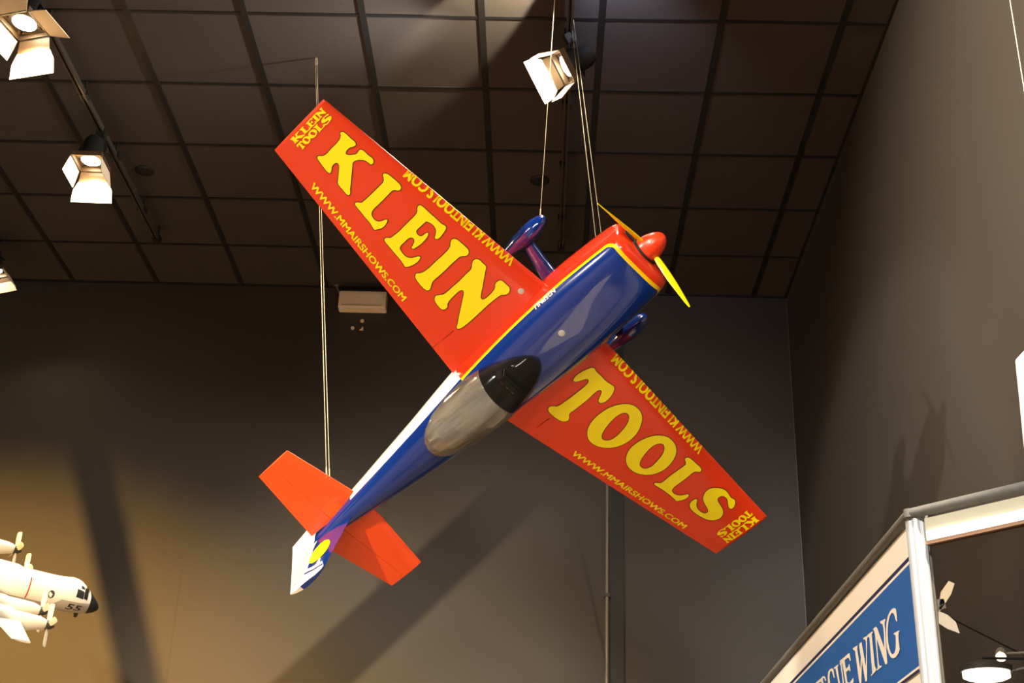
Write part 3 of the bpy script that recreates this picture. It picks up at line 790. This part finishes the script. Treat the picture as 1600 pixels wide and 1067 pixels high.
# body paint: white top, grey belly with a stepped line near the nose
m, t, bs = nt('white_over_grey_paint'); bs.inputs['Roughness'].default_value = .3; bs.inputs['Coat Weight'].default_value = .4
tc = N(t, 'ShaderNodeTexCoord'); sp = N(t, 'ShaderNodeSeparateXYZ'); t.links.new(tc.outputs['Object'], sp.inputs[0])
xk, zk = sp.outputs['X'], sp.outputs['Z']
mr_ = N(t, 'ShaderNodeMapRange'); mr_.inputs['From Min'].default_value = -6.6*K*SX; mr_.inputs['From Max'].default_value = -5.6*K*SX; mr_.inputs['To Min'].default_value = -.75*K; mr_.inputs['To Max'].default_value = .05*K
t.links.new(xk, mr_.inputs['Value'])
fac = mth('LESS_THAN', mth('SUBTRACT', zk, mr_.outputs['Result']), 0.0)
pc = mixc(fac, (.86, .84, .80), (.42, .40, .37))
t.links.new(pc, bs.inputs['Base Color']); PWHITE = m
M['prop'] = mat('cream_prop_paint', (.80, .74, .60), .4)
M['darkgrey'] = mat('dark_grey_paint', (.05, .048, .045), .45)
M['pwhite'] = mat('patrol_white_paint', (.86, .84, .80), .3, coat=.3, var=.02)
b = MB(); b.rings([pring(x) for x in pxs(-1.75, -9, 24)+pxs(-9.5, -35.5, 26)]); body = b.build('fuselage', PWHITE, pat, 50)
b = MB(); b.rings([pring(x) for x in pxs(-.005, -1.75, 12)]); b.build('nose_radome', M['black'], body, 50)
def cyl_patch(name, x0, x1, a0, a1, m, g=.025, ny=8, nx=4, skew=0):
    b = MB(); rows = []
    for i in range(nx+1):
        row = []
        for j in range(ny+1):
            x = lerp(x0, x1, i/nx)+skew*(j/ny); a = math.radians(lerp(a0, a1, j/ny)); R_, zc = pf(x)
            row.append(b.bm.verts.new(V3(x, (R_+g)*math.cos(a), zc+(R_+g)*math.sin(a)+bulge(x)*max(0, math.sin(a)))))
        rows.append(row)
    for p, q in zip(rows[:-1], rows[1:]):
        for j in range(ny): b.bm.faces.new((p[j], q[j], q[j+1], p[j+1]))
    return b.build(name, m, body, 60)
# cockpit glazing on the right side and front
cyl_patch('cockpit_window', -2.95, -3.95, 138, 164, M['black'])
cyl_patch('cockpit_window', -2.30, -2.88, 116, 160, M['black'])
cyl_patch('cockpit_window', -2.15, -2.60, 93, 122, M['black'])
cyl_patch('cockpit_window', -2.95, -3.75, 32, 10, M['black'])
cyl_patch('cockpit_window', -2.15, -2.60, 87, 58, M['black'])
cyl_patch('cockpit_window', -3.0, -3.5, 120, 131, M['black'])
cyl_patch('propeller_warning_stripe', -9.95, -10.1, 130, 206, mat('warning_red', (.55, .04, .02), .4))
def round_patch(name, x, a, r, m):
    b = MB(); R_, zc = pf(x); vs = []
    for k in range(20):
        q = 2*PI*k/20; xx = x+r*math.cos(q); an = math.radians(a)+r*math.sin(q)/R_
        vs.append(b.bm.verts.new(V3(xx, (R_+.015)*math.cos(an), zc+(R_+.015)*math.sin(an))))
    b.bm.faces.new(vs); b.build(name, m, body)
round_patch('observer_window', -7.1, 172, .42, M['darkgrey'])
round_patch('small_porthole', -16.3, 172, .17, M['darkgrey'])
# number on the right side of the nose, reading towards the nose
v, f = text_fill('55', .02)
bm = bmesh.new(); vs = []
for u, w_ in v:
    x = lerp(-4.75, -2.75, u)+.18*w_; a = math.radians(lerp(216, 189, w_)); R_, zc = pf(x)
    vs.append(bm.verts.new(V3(x, (R_+.015)*math.cos(a), zc+(R_+.015)*math.sin(a))))
for q in f:
    try: bm.faces.new([vs[i] for i in q])
    except ValueError: pass
bm_obj(bm, 'nose_number', M['black'], body)
b = MB(); b.hexa([V3(-2.3, -.12, -1.4), V3(-2.9, -.12, -1.5), V3(-2.9, .12, -1.5), V3(-2.3, .12, -1.4)], [V3(-2.35, -.1, -1.95), V3(-2.7, -.1, -2.0), V3(-2.7, .1, -2.0), V3(-2.35, .1, -1.95)]); b.build('chin_sensor', M['black'], body)
# wings, engines, tail
def wle(y): return -11.9-(abs(y)-1.7)*.07
def wte(y): return -17.5+(abs(y)-1.7)*.135
def wz(y): return -1.0+(abs(y)-1.7)*.105
def scaled_surf(name, parent, y0, y1, le, te, zm, th, m):
    return surf(name, m, parent, y0*K, y1*K, lambda y: le(y/K)*K*SX, lambda y: te(y/K)*K*SX, lambda y: zm(y/K)*K, lambda y: th(y/K)*abs(le(y/K)-te(y/K))*K*SX, 0, 1, 8, 18)
def engine(y, parent):
    z = wz(y)+.25; xh = -9.2-(abs(y)-6.0)*.10
    E_ = [(0, .42), (-.35, .52), (-.9, .62), (-2.2, .78), (-4, .80), (-6.5, .66), (-8.6, .36), (-9.6, .10)]
    b = MB(); b.rings([[V3(xh+x, y+r*.82*math.cos(2*PI*k/20), z-.15*(x < -1)+r*1.1*math.sin(2*PI*k/20)) for k in range(20)] for x, r in E_]); nc = b.build('engine_nacelle', M['pwhite'], parent, 50)
    b = MB(); b.rings([[V3(xh+x, y+r*math.cos(2*PI*k/18), z+r*math.sin(2*PI*k/18)) for k in range(18)] for x, r in ((-.02, .46), (.3, .44), (.75, .30), (1.05, .12), (1.12, .01))]); b.build('propeller_hub', M['darkgrey'], nc, 50)
    for q in range(4):
        a = math.radians(52+90*q); rad = Vector((0, math.cos(a), math.sin(a))); tn = Vector((0, -math.sin(a), math.cos(a)))
        cdv = (tn*.75+Vector((1, 0, 0))*.66).normalized(); nn = rad.cross(cdv)
        rr = []
        for rr_, ch in ((.35, .16), (.7, .26), (1.3, .30), (1.95, .29), (2.12, .20)):
            c = V3(xh+.35, y, z)+rad*rr_*K
            rr.append([c+cdv*ch*K*sx+nn*.045*K*sz for sx, sz in ((-1, -.4), (0, -1), (1, -.4), (1, .4), (0, 1), (-1, .4))])
        b = MB(); b.rings(rr); b.build('propeller_blade', M['prop'], nc, 30)
for side in (1, -1):
    w = scaled_surf('wing', pat, 1.2*side, 18.5*side, wle, wte, wz, lambda y: lerp(.14, .11, abs(y)/15), M['pwhite'])
    engine(5.8*side, w); engine(11.2*side, w)
    scaled_surf('tailplane', pat, .3*side, 6.5*side, lambda y: -30.2-abs(y)*.30, lambda y: -34.0+abs(y)*.02, lambda y: 1.2, lambda y: .10, M['pwhite'])
b = MB(); b.hexa([V3(-27.5, -.14, 1.6), V3(-35, -.05, 1.3), V3(-35, .05, 1.3), V3(-27.5, .14, 1.6)], [V3(-31.8, -.08, 8.0), V3(-34.6, -.03, 8.0), V3(-34.6, .03, 8.0), V3(-31.8, .08, 8.0)]); b.build('fin', M['pwhite'], pat)
b = MB(); b.hexa([V3(-20.2, -.10, 1.7), V3(-20.9, -.10, 1.7), V3(-20.9, .10, 1.7), V3(-20.2, .10, 1.7)], [V3(-20.6, -.05, 3.1), V3(-21.1, -.05, 3.1), V3(-21.1, .05, 3.1), V3(-20.6, .05, 3.1)]); b.build('blade_antenna', M['prop'], body)
def QW(x, y, z): return nose + QM @ V3(x, y, z)
cable(QW(-33, 0, 1.2), Vector((QW(-33, 0, 1.2).x, QW(-33, 0, 1.2).y, HC)), 'steel cable holding the white patrol aeroplane from its tail', grp='cables of the patrol aeroplane')

spotlight(at_z(142, 251, HC-.30), (-.02, -.02, -1), (0, 1, 0), 'lit barn door spotlight lower on the left lighting track', open_=(14, 12, None, 12), trackx=-2.592, power=480, col=(1, .68, .32), size=135)
spotlight(at_z(38, 36, HC-.30), (-.05, -.06, -1), (.30, 1, 0), 'lit barn door spotlight at the top left corner with a tan side leaf', open_=(16, 20, 116, 78), scale=1.08, trackx=-2.592, power=480, col=(1, .68, .32), size=135)
spotlight(at_z(884, 104, HC-.30), (-.85, .04, -.55), (0, .8, .6), 'tilted lit barn door spotlight above the wheel fairing', open_=(12, 16, None, 20), leafk=1.05, trackx=.075, power=420, col=(1, .88, .74), size=135)
spotlight((.10, 4.55, HC-.30), (-.3, .5, -.8), (0, 1, 0), 'barn door spotlight just above the top edge on the right track', open_=(60, 30, 50, 30), trackx=.075, power=200, col=(1, .84, .66), size=100)
spotlight(at_z(-7, 424, HC-.26), (.25, .1, -1), (0, 1, 0), 'small barn door spotlight cut off by the left edge near the back wall', open_=(20, 20, 60, 20), leafk=1.0, scale=.8, trackx=-3.75, power=5, col=(1, .62, .26), size=120)

# ------------------------------------------------------------------ exhibit booth with the blue sign, lower right
A = at_y(1420, 795, 3.0)
B_ = at_z(1190, 1067, A.z); C_ = at_z(1600, 752, A.z)
dB = (B_-A).normalized(); dC = (C_-A).normalized()
up = Vector((0, 0, 1))
booth = empty('exhibit_booth', (A.x, A.y, 0), 'white framed exhibit booth with grey top rail, blue sign and glass at the lower right', 'booth')
def L(p): return Vector(p)-Vector((A.x, A.y, 0))
nB = dB.cross(up).normalized();
if nB.x > 0: nB = -nB             # outward, to the left
nC = dC.cross(up).normalized()
if nC.y > 0: nC = -nC             # outward, towards the viewer
def on_plane(px, py, p0, n_):
    d = ray(px, py); return O + d*((p0-O).dot(n_)/d.dot(n_))
M['rail'] = mat('grey_foam_rail', (.125, .118, .10), .7, var=.2, scale=60, bump=.3)
M['cream'] = mat('cream_panel', (.86, .80, .70), .5, var=.02)
M['alu'] = mat('white_aluminium', (.50, .52, .53), .35, metal=.15, var=.02)
M['alu2'] = mat('post_groove', (.38, .40, .41), .4, metal=.2)
M['signblue'] = mat('sign_blue', (.002, .105, .40), .45, var=.04)
M['navy'] = mat('sign_navy', (.008, .010, .075), .45)
M['signwhite'] = mat('sign_white', (.86, .80, .70), .5, var=.01)
# rails
LB = 4.0; LC = .9
b = MB(); rr = .0125
b.tube([L(A)+dB*0.0-up*rr, L(A)+dB*LB-up*rr], rr, 14); b.build('top_rail', M['rail'], booth, 50)
b = MB(); b.tube([L(A)-up*rr, L(A)+dC*LC-up*rr], rr, 14)
b.lathe([(0, -rr*1.05), (rr*1.05, -rr*.8), (rr*1.1, 0), (rr*1.05, rr*.8), (0, rr*1.05)], 16, None, L(A)-up*rr); b.build('top_rail', M['rail'], booth, 50)
# corner post (fluted)
q0 = at_y(1439, 803, 3.0)
pc_ = L(A) + (dB+dC).normalized()*.0 + Vector((.019, .012, 0))
prof = []
R0 = .026
for k in range(24):
    a = 2*PI*k/24; r = R0*(1.0 if k % 3 else .90); prof.append((r*math.cos(a), r*math.sin(a)))
b = MB(); b.rings([[Vector((pc_.x+x, pc_.y+y, z)) for x, y in prof] for z in (0, A.z-.010)]); b.build('corner_post', M['alu'], booth, 20)
# sign side
P0 = A + nB*-.004
def sp(px, py, o=0.0): return L(on_plane(px, py, P0, nB)) + nB*o
def along(p, q, z): return p
def strip(name, pts, m, o, parent=booth):
    b = MB(); b.poly([sp(x, y, o) for x, y in pts]); return b.build(name, m, parent)
zt_ = A.z-.03
b = MB(); a0 = L(P0); a0.z = 0
b.hexa([a0+dB*.02, a0+dB*LB, a0+dB*LB-nB*.03, a0+dB*.02-nB*.03], [Vector((p.x, p.y, zt_)) for p in (a0+dB*.02, a0+dB*LB, a0+dB*LB-nB*.03, a0+dB*.02-nB*.03)])
panel = b.build('sign_panel', M['cream'], booth)
# horizontal bands: heights measured where they meet the post
def zat(px, py): return sp(px, py).z
z_navy, z_wh, z_bl = zat(1425, 866), zat(1425.6, 873), zat(1426, 877.5)
z_bot, z_b2 = zat(1441, 1038), zat(1441.3, 1042)
def band(name, zhi, zlo, m, o, parent=panel):
    b = MB(); p, q = a0+dB*.02+nB*o, a0+dB*2.6+nB*o
    b.hexa([Vector((v.x, v.y, zlo)) for v in (p, q, q-nB*.002, p-nB*.002)], [Vector((v.x, v.y, zhi)) for v in (p, q, q-nB*.002, p-nB*.002)]); return b.build(name, m, parent)
band('navy_border', z_navy, z_wh, M['navy'], .003)
band('white_border', z_wh, z_bl, M['signwhite'], .003)
sign = band('blue_sign', z_bl, z_bot, M['signblue'], .003)
band('white_border', z_bot, z_b2, M['signwhite'], .003)
band('navy_border', z_b2, z_b2-.006, M['navy'], .003)
def crop(l): return [(1240+x/7.79, 930+y/7.79) for x, y in l]
LET = [
 [(1285,310),(1275,320),(1262,290),(1250,240),(1232,215),(1215,215),(1195,250),(1180,310),(1170,390),(1168,470),(1174,560),(1187,640),(1207,700),(1227,722),(1250,700),(1263,660),(1268,600),(1266,510),(1260,482),(1240,476),(1240,464),(1310,425),(1310,442),(1300,462),(1300,520),(1308,600),(1316,655),(1300,705),(1265,755),(1235,770),(1205,755),(1180,710),(1158,640),(1147,540),(1146,430),(1153,330),(1168,260),(1193,200),(1223,165),(1253,155),(1270,170),(1277,235)],
 [(985,415),(1022,380),(1040,400),(1125,640),(1122,480),(1115,400),(1103,350),(1078,342),(1074,320),(1140,285),(1140,300),(1130,335),(1140,500),(1150,650),(1164,825),(1148,845),(1135,830),(1034,530),(1050,740),(1060,830),(1070,860),(1095,855),(1092,872),(1034,918),(1032,903),(1047,880),(1040,780),(1012,475),(1000,430)],
 [(920,482),(985,437),(986,452),(972,472),(988,640),(1010,860),(1027,895),(1026,918),(966,985),(962,970),(980,945),(967,800),(945,520),(926,500)],
 [(740,645),(803,605),(795,655),(832,900),(840,760),(818,612),(822,590),(850,566),(852,590),(900,860),(905,680),(900,560),(888,537),(868,537),(866,522),(928,487),(928,502),(916,530),(916,1040),(895,1055),(852,800),(845,1090),(825,1100),(768,675),(745,662)],
 [(580,800),(700,700),(716,790),(705,800),(693,762),(670,765),(640,790),(655,895),(686,868),(690,842),(700,837),(712,918),(703,928),(693,905),(660,935),(675,1055),(700,1065),(735,1020),(746,1000),(752,1045),(742,1075),(650,1150),(648,1138),(662,1120),(612,830),(588,825)],
 [(508,882),(563,840),(566,853),(553,872),(578,1040),(592,1085),(604,1100),(616,1085),(615,1040),(592,850),(580,842),(579,830),(606,808),(608,822),(604,842),(632,1045),(630,1100),(610,1130),(590,1125),(568,1085),(528,890),(512,895)],
 [(520,1000),(507,1003),(490,935),(475,917),(462,932),(455,1000),(468,1100),(485,1150),(500,1150),(512,1120),(520,1150),(500,1180),(480,1180),(452,1130),(436,1050),(434,985),(442,928),(465,896),(487,889),(503,900),(510,950)],
 [(415,1040),(402,1045),(388,1003),(374,1012),(375,1040),(410,1120),(412,1180),(390,1215),(365,1215),(352,1160),(364,1155),(380,1195),(394,1185),(390,1140),(356,1060),(353,1010),(372,985),(393,985),(410,1008)],
]
E2 = [(x*.82-215, y*.82+430) for x, y in LET[4]]
R2 = [(185, 1240), (235, 1195), (262, 1205), (270, 1250), (255, 1295), (300, 1365), (308, 1375), (290, 1390), (245, 1320), (240, 1325), (252, 1400), (258, 1410), (228, 1430), (226, 1420), (234, 1405), (208, 1260), (188, 1255)]
for l in LET+[E2, R2]:
    pts = [sp(x, y, 0) for x, y in crop(l)]
    uv = [((p-a0).dot(dB), p.z) for p in pts]
    v, f = flat_fill([uv])
    bm = bmesh.new(); vs = [bm.verts.new(a0+dB*x+up*y+nB*.0045) for x, y, _ in v]
    for q in f: bm.faces.new([vs[i] for i in q])
    me = bpy.data.meshes.new('sign_letter'); bm.to_mesh(me); bm.free(); link('sign_letter', me, M['signwhite'], sign)
# glass side
PC = A + nC*-.004
def cp(px, py): return L(on_plane(px, py, PC, nC))
c0 = L(PC); c0.z = 0
def slabC(name, zhi, zlo, m, u0=.035, u1=LC, o=0, th=.02):
    b = MB(); p, q = c0+dC*u0+nC*o, c0+dC*u1+nC*o
    ps = (p, q, q-nC*th, p-nC*th)
    b.hexa([Vector((v.x, v.y, zlo)) for v in ps], [Vector((v.x, v.y, zhi)) for v in ps]); return b.build(name, m, booth)
zf = cp(1470, 826).z; zl = cp(1470, 843).z
slabC('fascia_panel', A.z-.03, zl, mat('beige_fascia', (.50, .45, .33), .55, var=.02))
o = slabC('light_strip', zf, zl+.002, emit('white_strip_glow', (1, .95, .86), 1.6), .042, LC, .008, .006); o['label'] = 'glowing white strip under the fascia'
slabC('glass_bead', zl+.002, zl-.006, mat('brown_bead', (.35, .20, .12), .4), .035, LC, .006, .02)
gp = glass('smoked_booth_glass', (.80, .76, .70), .08, .02, (.02, .02, .02)); 
slabC('glass_pane', zl-.006, .9, gp, .035, LC, -.004, .006)
slabC('lower_panel', .9, .0, M['cream'])

# lamp reflections in the booth glass, built as solid things behind it
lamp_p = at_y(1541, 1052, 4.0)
o = empty('oval_lamp_reflection', lamp_p, 'reflection of a bright oval lamp, modelled behind the booth glass at the bottom right', 'lamp')
b = MB(); b.rings([[Vector((a*math.cos(2*PI*k/28), c*math.sin(2*PI*k/28), z)) for k in range(28)] for a, c, z in ((.055, .05, -.018), (.068, .062, -.012), (.068, .062, .004))]); b.build('lamp_diffuser', emit('reflected_lamp_glow', (1, .95, .84), 9), o, 50)
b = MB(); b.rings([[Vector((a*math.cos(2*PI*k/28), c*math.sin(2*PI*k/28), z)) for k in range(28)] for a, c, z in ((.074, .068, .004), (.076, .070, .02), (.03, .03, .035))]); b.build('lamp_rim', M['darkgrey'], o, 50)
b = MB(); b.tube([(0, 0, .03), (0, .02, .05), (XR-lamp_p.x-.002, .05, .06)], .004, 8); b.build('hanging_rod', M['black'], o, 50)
sp_p = at_y(1564, 1026, 4.3)
o = empty('spotlight_reflection', sp_p, 'reflection of a tiny spotlight on a rod, modelled behind the booth glass', 'spotlight')
d1 = Vector((-.3, -.75, -.55)).normalized(); Rq = d1.to_track_quat('Z', 'Y').to_matrix()
b = MB(); b.lathe([(.006, -.05), (.016, -.04), (.019, 0), (.0175, .002)], 18, Rq); b.build('lamp_can', M['steel'], o, 40)
b = MB(); b.lathe([(0, .001), (.017, .001), (.012, .006), (0, .008)], 18, Rq); b.build('bulb', emit('reflected_bulb_glow', (1, .8, .5), 12), o, 40)
b = MB(); b.tube([(.0, .02, .012), (.30, .10, .050)], .006, 8); b.tube([(.0, .03, -.05), (.30, .14, .045)], .005, 8); b.build('rod', M['steel'], o, 40)

# white tail fin of a model hanging at the right edge
fp = at_y(1600, 620, 3.3)
o = empty('hanging_model_airplane', fp, 'white tail of a hanging model aeroplane cut off by the right edge', 'airplane')
def fw(px, py): return at_y(px, py, 3.3)-fp
b = MB(); ol = [(1587, 562), (1600, 548), (1640, 545), (1660, 760), (1612, 770), (1600, 690)]
b.hexa([fw(x, y)+Vector((0, -.006, 0)) for x, y in ol], [fw(x, y)+Vector((0, .006, 0)) for x, y in ol]); b.build('fin', M['white'], o, bevel=.002)
cq = fw(1640, 770)
b = MB(); rr = [[cq+Vector((x, y0_*math.cos(2*PI*k/16), y0_*math.sin(2*PI*k/16)-.02)) for k in range(16)] for x, y0_ in ((-.05, .006), (.0, .03), (.15, .05), (.22, .045))]; b.rings(rr); b.build('fuselage', M['white'], o, 50)
b = MB(); b.tube([cq+Vector((.1, 0, .02)), cq+Vector((.1, 0, HC-fp.z-cq.z))], .0015, 6); b.build('hanger_wire', M['cable'], o, 50)

# reflection of a pale model tail, built as an object behind the glass
tp = at_y(1480, 960, 4.4)
o = empty('airplane_tail_reflection', tp, 'reflection of a pale model aeroplane tail, modelled behind the glass beside the booth post', 'airplane')
def tw_(px, py, y=4.4): return at_y(px, py, y)-tp
for nm_, pl, mm in (('tailplane', [(1470, 925), (1482, 908), (1491, 912), (1486, 928), (1477, 942), (1466, 958)], 'prop'), ('fin', [(1466, 955), (1480, 961), (1493, 972), (1499, 990), (1480, 983), (1466, 974)], 'pwhite'), ('tail_boom', [(1440, 938), (1474, 936), (1478, 950), (1440, 962)], 'steel')):
    b = MB(); b.hexa([tw_(x, y)+Vector((0, -.004, 0)) for x, y in pl], [tw_(x, y)+Vector((0, .004, 0)) for x, y in pl]); b.build(nm_, M[mm], o)
b = MB(); b.tube([tw_(1450, 948), Vector((XR-tp.x-.002, .3, -.06))], .003, 6); b.build('wall_bracket', M['black'], o)

# ------------------------------------------------------------------ things added out of the frame to shape shadows and reflections
b = MB(); b.box((0, 0, .45), (.36, 1.1, .9)); b.box((0, 0, .91), (.40, 1.16, .03))  # plinth added for its pale reflection in the aeroplane's paint
o = b.build('reflection_plinth', M['signwhite']); o.location = (.1, 3.4, 0); tag(o, 'white plinth added on the floor to reflect in the red and blue aeroplane', 'plinth')
LW1 = Vector((-4.6, 3.6, 5.6)); LW2 = Vector((-3.5, -.5, 4.5))
def glider(src, wa, wb, ha, hb, fr, lab):  # unseen gliders added to cast the wall's shadow bands
    """added sailplane whose long wing casts a shadow band from a lamp onto the back wall; wa, wb wall points, ha, hb half widths there"""
    a, c = src+(Vector(wa)-src)*fr, src+(Vector(wb)-src)*fr
    d = (c-a).normalized(); view = ((a+c)/2-src).normalized(); n_ = d.cross(view).normalized()
    t = empty('shadow_glider', (a+c)/2, lab, 'airplane', 'shadow casting gliders added outside the view')
    mid = (a+c)/2
    rr = []
    for k in range(9):
        u = k/8; p = a.lerp(c, u)-mid; w = lerp(ha, hb, u)*fr
        rr.append([p+n_*w*math.cos(q)+view*w*.16*math.sin(q) for q in [2*PI*i/14 for i in range(14)]])
    b = MB(); b.rings(rr); b.build('wing', M['white'], t, 50)
    e = c-mid; b = MB(); rr = []
    for u, r in ((-.35, .004), (-.25, .03), (-.1, .045), (.1, .03), (.5, .010), (.6, .006)):
        rr.append([e+d*.03+n_*u+d*r*math.cos(q)+view*r*math.sin(q) for q in [2*PI*i/12 for i in range(12)]])
    b.rings(rr); b.build('fuselage', M['white'], t, 50)
    b = MB(); q = e+n_*.56+d*.03; b.hexa([q-d*.10-n_*.03, q+d*.10-n_*.03, q+d*.10+n_*.03, q-d*.10+n_*.03], [p+view*.006 for p in (q-d*.10-n_*.03, q+d*.10-n_*.03, q+d*.10+n_*.03, q-d*.10+n_*.03)]); b.build('tailplane', M['white'], t)
    b = MB(); b.tube([Vector((0, 0, 0)), Vector((0, 0, HC-mid.z))], .002, 6); b.build('hanger_wire', M['cable'], t)
glider(LW1, (-3.18, 8.46, 4.95), (-2.28, 8.46, 2.55), .13, .125, .30, 'white glider added left of the view to cast the left shadow band')
glider(LW2, (-.10, 8.46, 4.55), (-2.0, 8.46, 2.60), .16, .18, .30, 'white glider added left of the view to cast the centre shadow band')

# a small propeller model added off the right edge to shadow the right wall
mp_ = empty('shadow_propeller_model', (1.475, 2.0, 3.72), 'small aeroplane nose with three blade propeller added off the right edge for its shadow', 'airplane')
RX = Matrix.Rotation(-PI/2, 3, 'X')
b = MB(); b.lathe([(.02, -.42), (.045, -.3), (.06, -.12), (.058, -.01), (.03, 0)], 20, RX); b.build('fuselage', M['white'], mp_, 50)
b = MB(); b.lathe([(.022, 0), (.02, .02), (.01, .035), (0, .04)], 16, RX); sp0 = b.build('spinner', M['black'], mp_, 50)
for an in (60, 130, 265):
    a = math.radians(an); rd = Vector((math.cos(a), 0, math.sin(a))); tn = Vector((-math.sin(a), 0, math.cos(a)))
    b = MB(); b.rings([[rd*r+tn*w*math.cos(q)+Vector((0, .012+.004*math.sin(q), 0)) for q in [2*PI*k/10 for k in range(10)]] for r, w in ((.01, .012), (.06, .020), (.12, .022), (.16, .013), (.172, .004))]); b.build('propeller_blade', M['black'], mp_, 50)
b = MB(); b.hexa([(-.16, -.10, -.02), (.16, -.10, -.02), (.16, -.20, -.02), (-.16, -.20, -.02)], [(-.16, -.10, -.008), (.16, -.10, -.008), (.16, -.20, -.008), (-.16, -.20, -.008)]); b.build('wing', M['white'], mp_)
b = MB(); b.tube([(0, -.2, .05), (0, -.2, HC-3.72)], .0015, 6); b.build('hanger_wire', M['cable'], mp_)

# ------------------------------------------------------------------ light
W = bpy.data.worlds.new('dim_hall'); S.world = W; W.use_nodes = True
bg = W.node_tree.nodes['Background']; bg.inputs['Color'].default_value = (1, .84, .68, 1); bg.inputs['Strength'].default_value = .10
def spot(name, loc, tgt, e, ang, col=(1, .82, .58), soft=.05, blend=.4):
    l = bpy.data.lights.new(name, 'SPOT'); l.energy = e; l.color = col; l.spot_size = math.radians(ang); l.spot_blend = blend; l.shadow_soft_size = soft
    o = bpy.data.objects.new(name, l); COL.objects.link(o); o.location = loc
    o.rotation_euler = (Vector(tgt)-Vector(loc)).to_track_quat('-Z', 'Y').to_euler(); return o
# spots added out of view to light the aeroplane, on no modelled track
spot('key_spot', (-2.6, -4.4, 5.2), PT, 1150, 18, (1, .88, .74), .5, .3)
spot('key_spot', (-.2, -5.5, 3.9), PT, 1150, 17, (1, .88, .74), .6, .3)
spot('side_spot', (-5.4, .6, 5.6), PT+Vector((-.3, .2, -.2)), 1900, 24, (1, .90, .78), .08, .4)
# floor lights: the bright floor throws light up
for x, y, e in ((-5, -3, 1100), (-1.8, -3.5, 500), (-5, .8, 1100), (-1.6, .4, 400), (-3.6, 3.4, 700)):
    spot('floor_light', (x, y, 5.8), (x, y, 0), e, 75, (1, .86, .68), .2, .5)
spot('plinth_light', (1.0, 1.2, 5.8), (.15, 3.4, .9), 2200, 20, (1, .86, .70), .05, .3)  # added to brighten the plinth and its reflection
# wall washes, partly cut by the two added gliders
LW1 = Vector((-4.6, 3.6, 5.6)); LW2 = Vector((-3.5, -.5, 4.5))
spot('left_wall_wash', LW1, (-3.5, 8.46, 1.2), 4300, 66, (1, .54, .13), .025, .9)
spot('centre_wall_wash', LW2, (-1.0, 8.46, 2.7), 3500, 27, (1, .74, .42), .012, 1)
spot('right_wall_wash', (-1.6, .6, 5.7), (1.69, 3.2, 4.7), 5600, 56, (1, .80, .58), .05, 1)
spot('booth_wash', (-1.6, -1.2, 5.6), (.9, 3.2, 2.4), 2000, 26, (1, .96, .90), .05, .6)
spot('grazing_wall_spot', (.9, -1.5, 4.3), (1.69, 4.3, 3.8), 1500, 20, (1, .93, .88), .02, 1)
spot('box_spot', (-2.6, 6.4, 5.7), (-1.31, 8.4, 5.85), 10, 22, (1, .84, .62), .02, 1)  # added to brighten the emergency light box
# light of the lamp above the picture grazing the ceiling
spot('ceiling_graze', (.02, 4.80, HC-.16), (-.20, 5.14, HC), 330, 38, (1, .80, .52), .01, .25)
spot('ceiling_graze', (.16, 4.75, HC-.22), (.35, 5.4, HC), 60, 62, (.72, .78, 1), .02, 1)  # cool spot added for the bluish bloom beside the lamp
S.view_settings.view_transform = 'Standard'
S.view_settings.look = 'None'
S.view_settings.exposure = 0
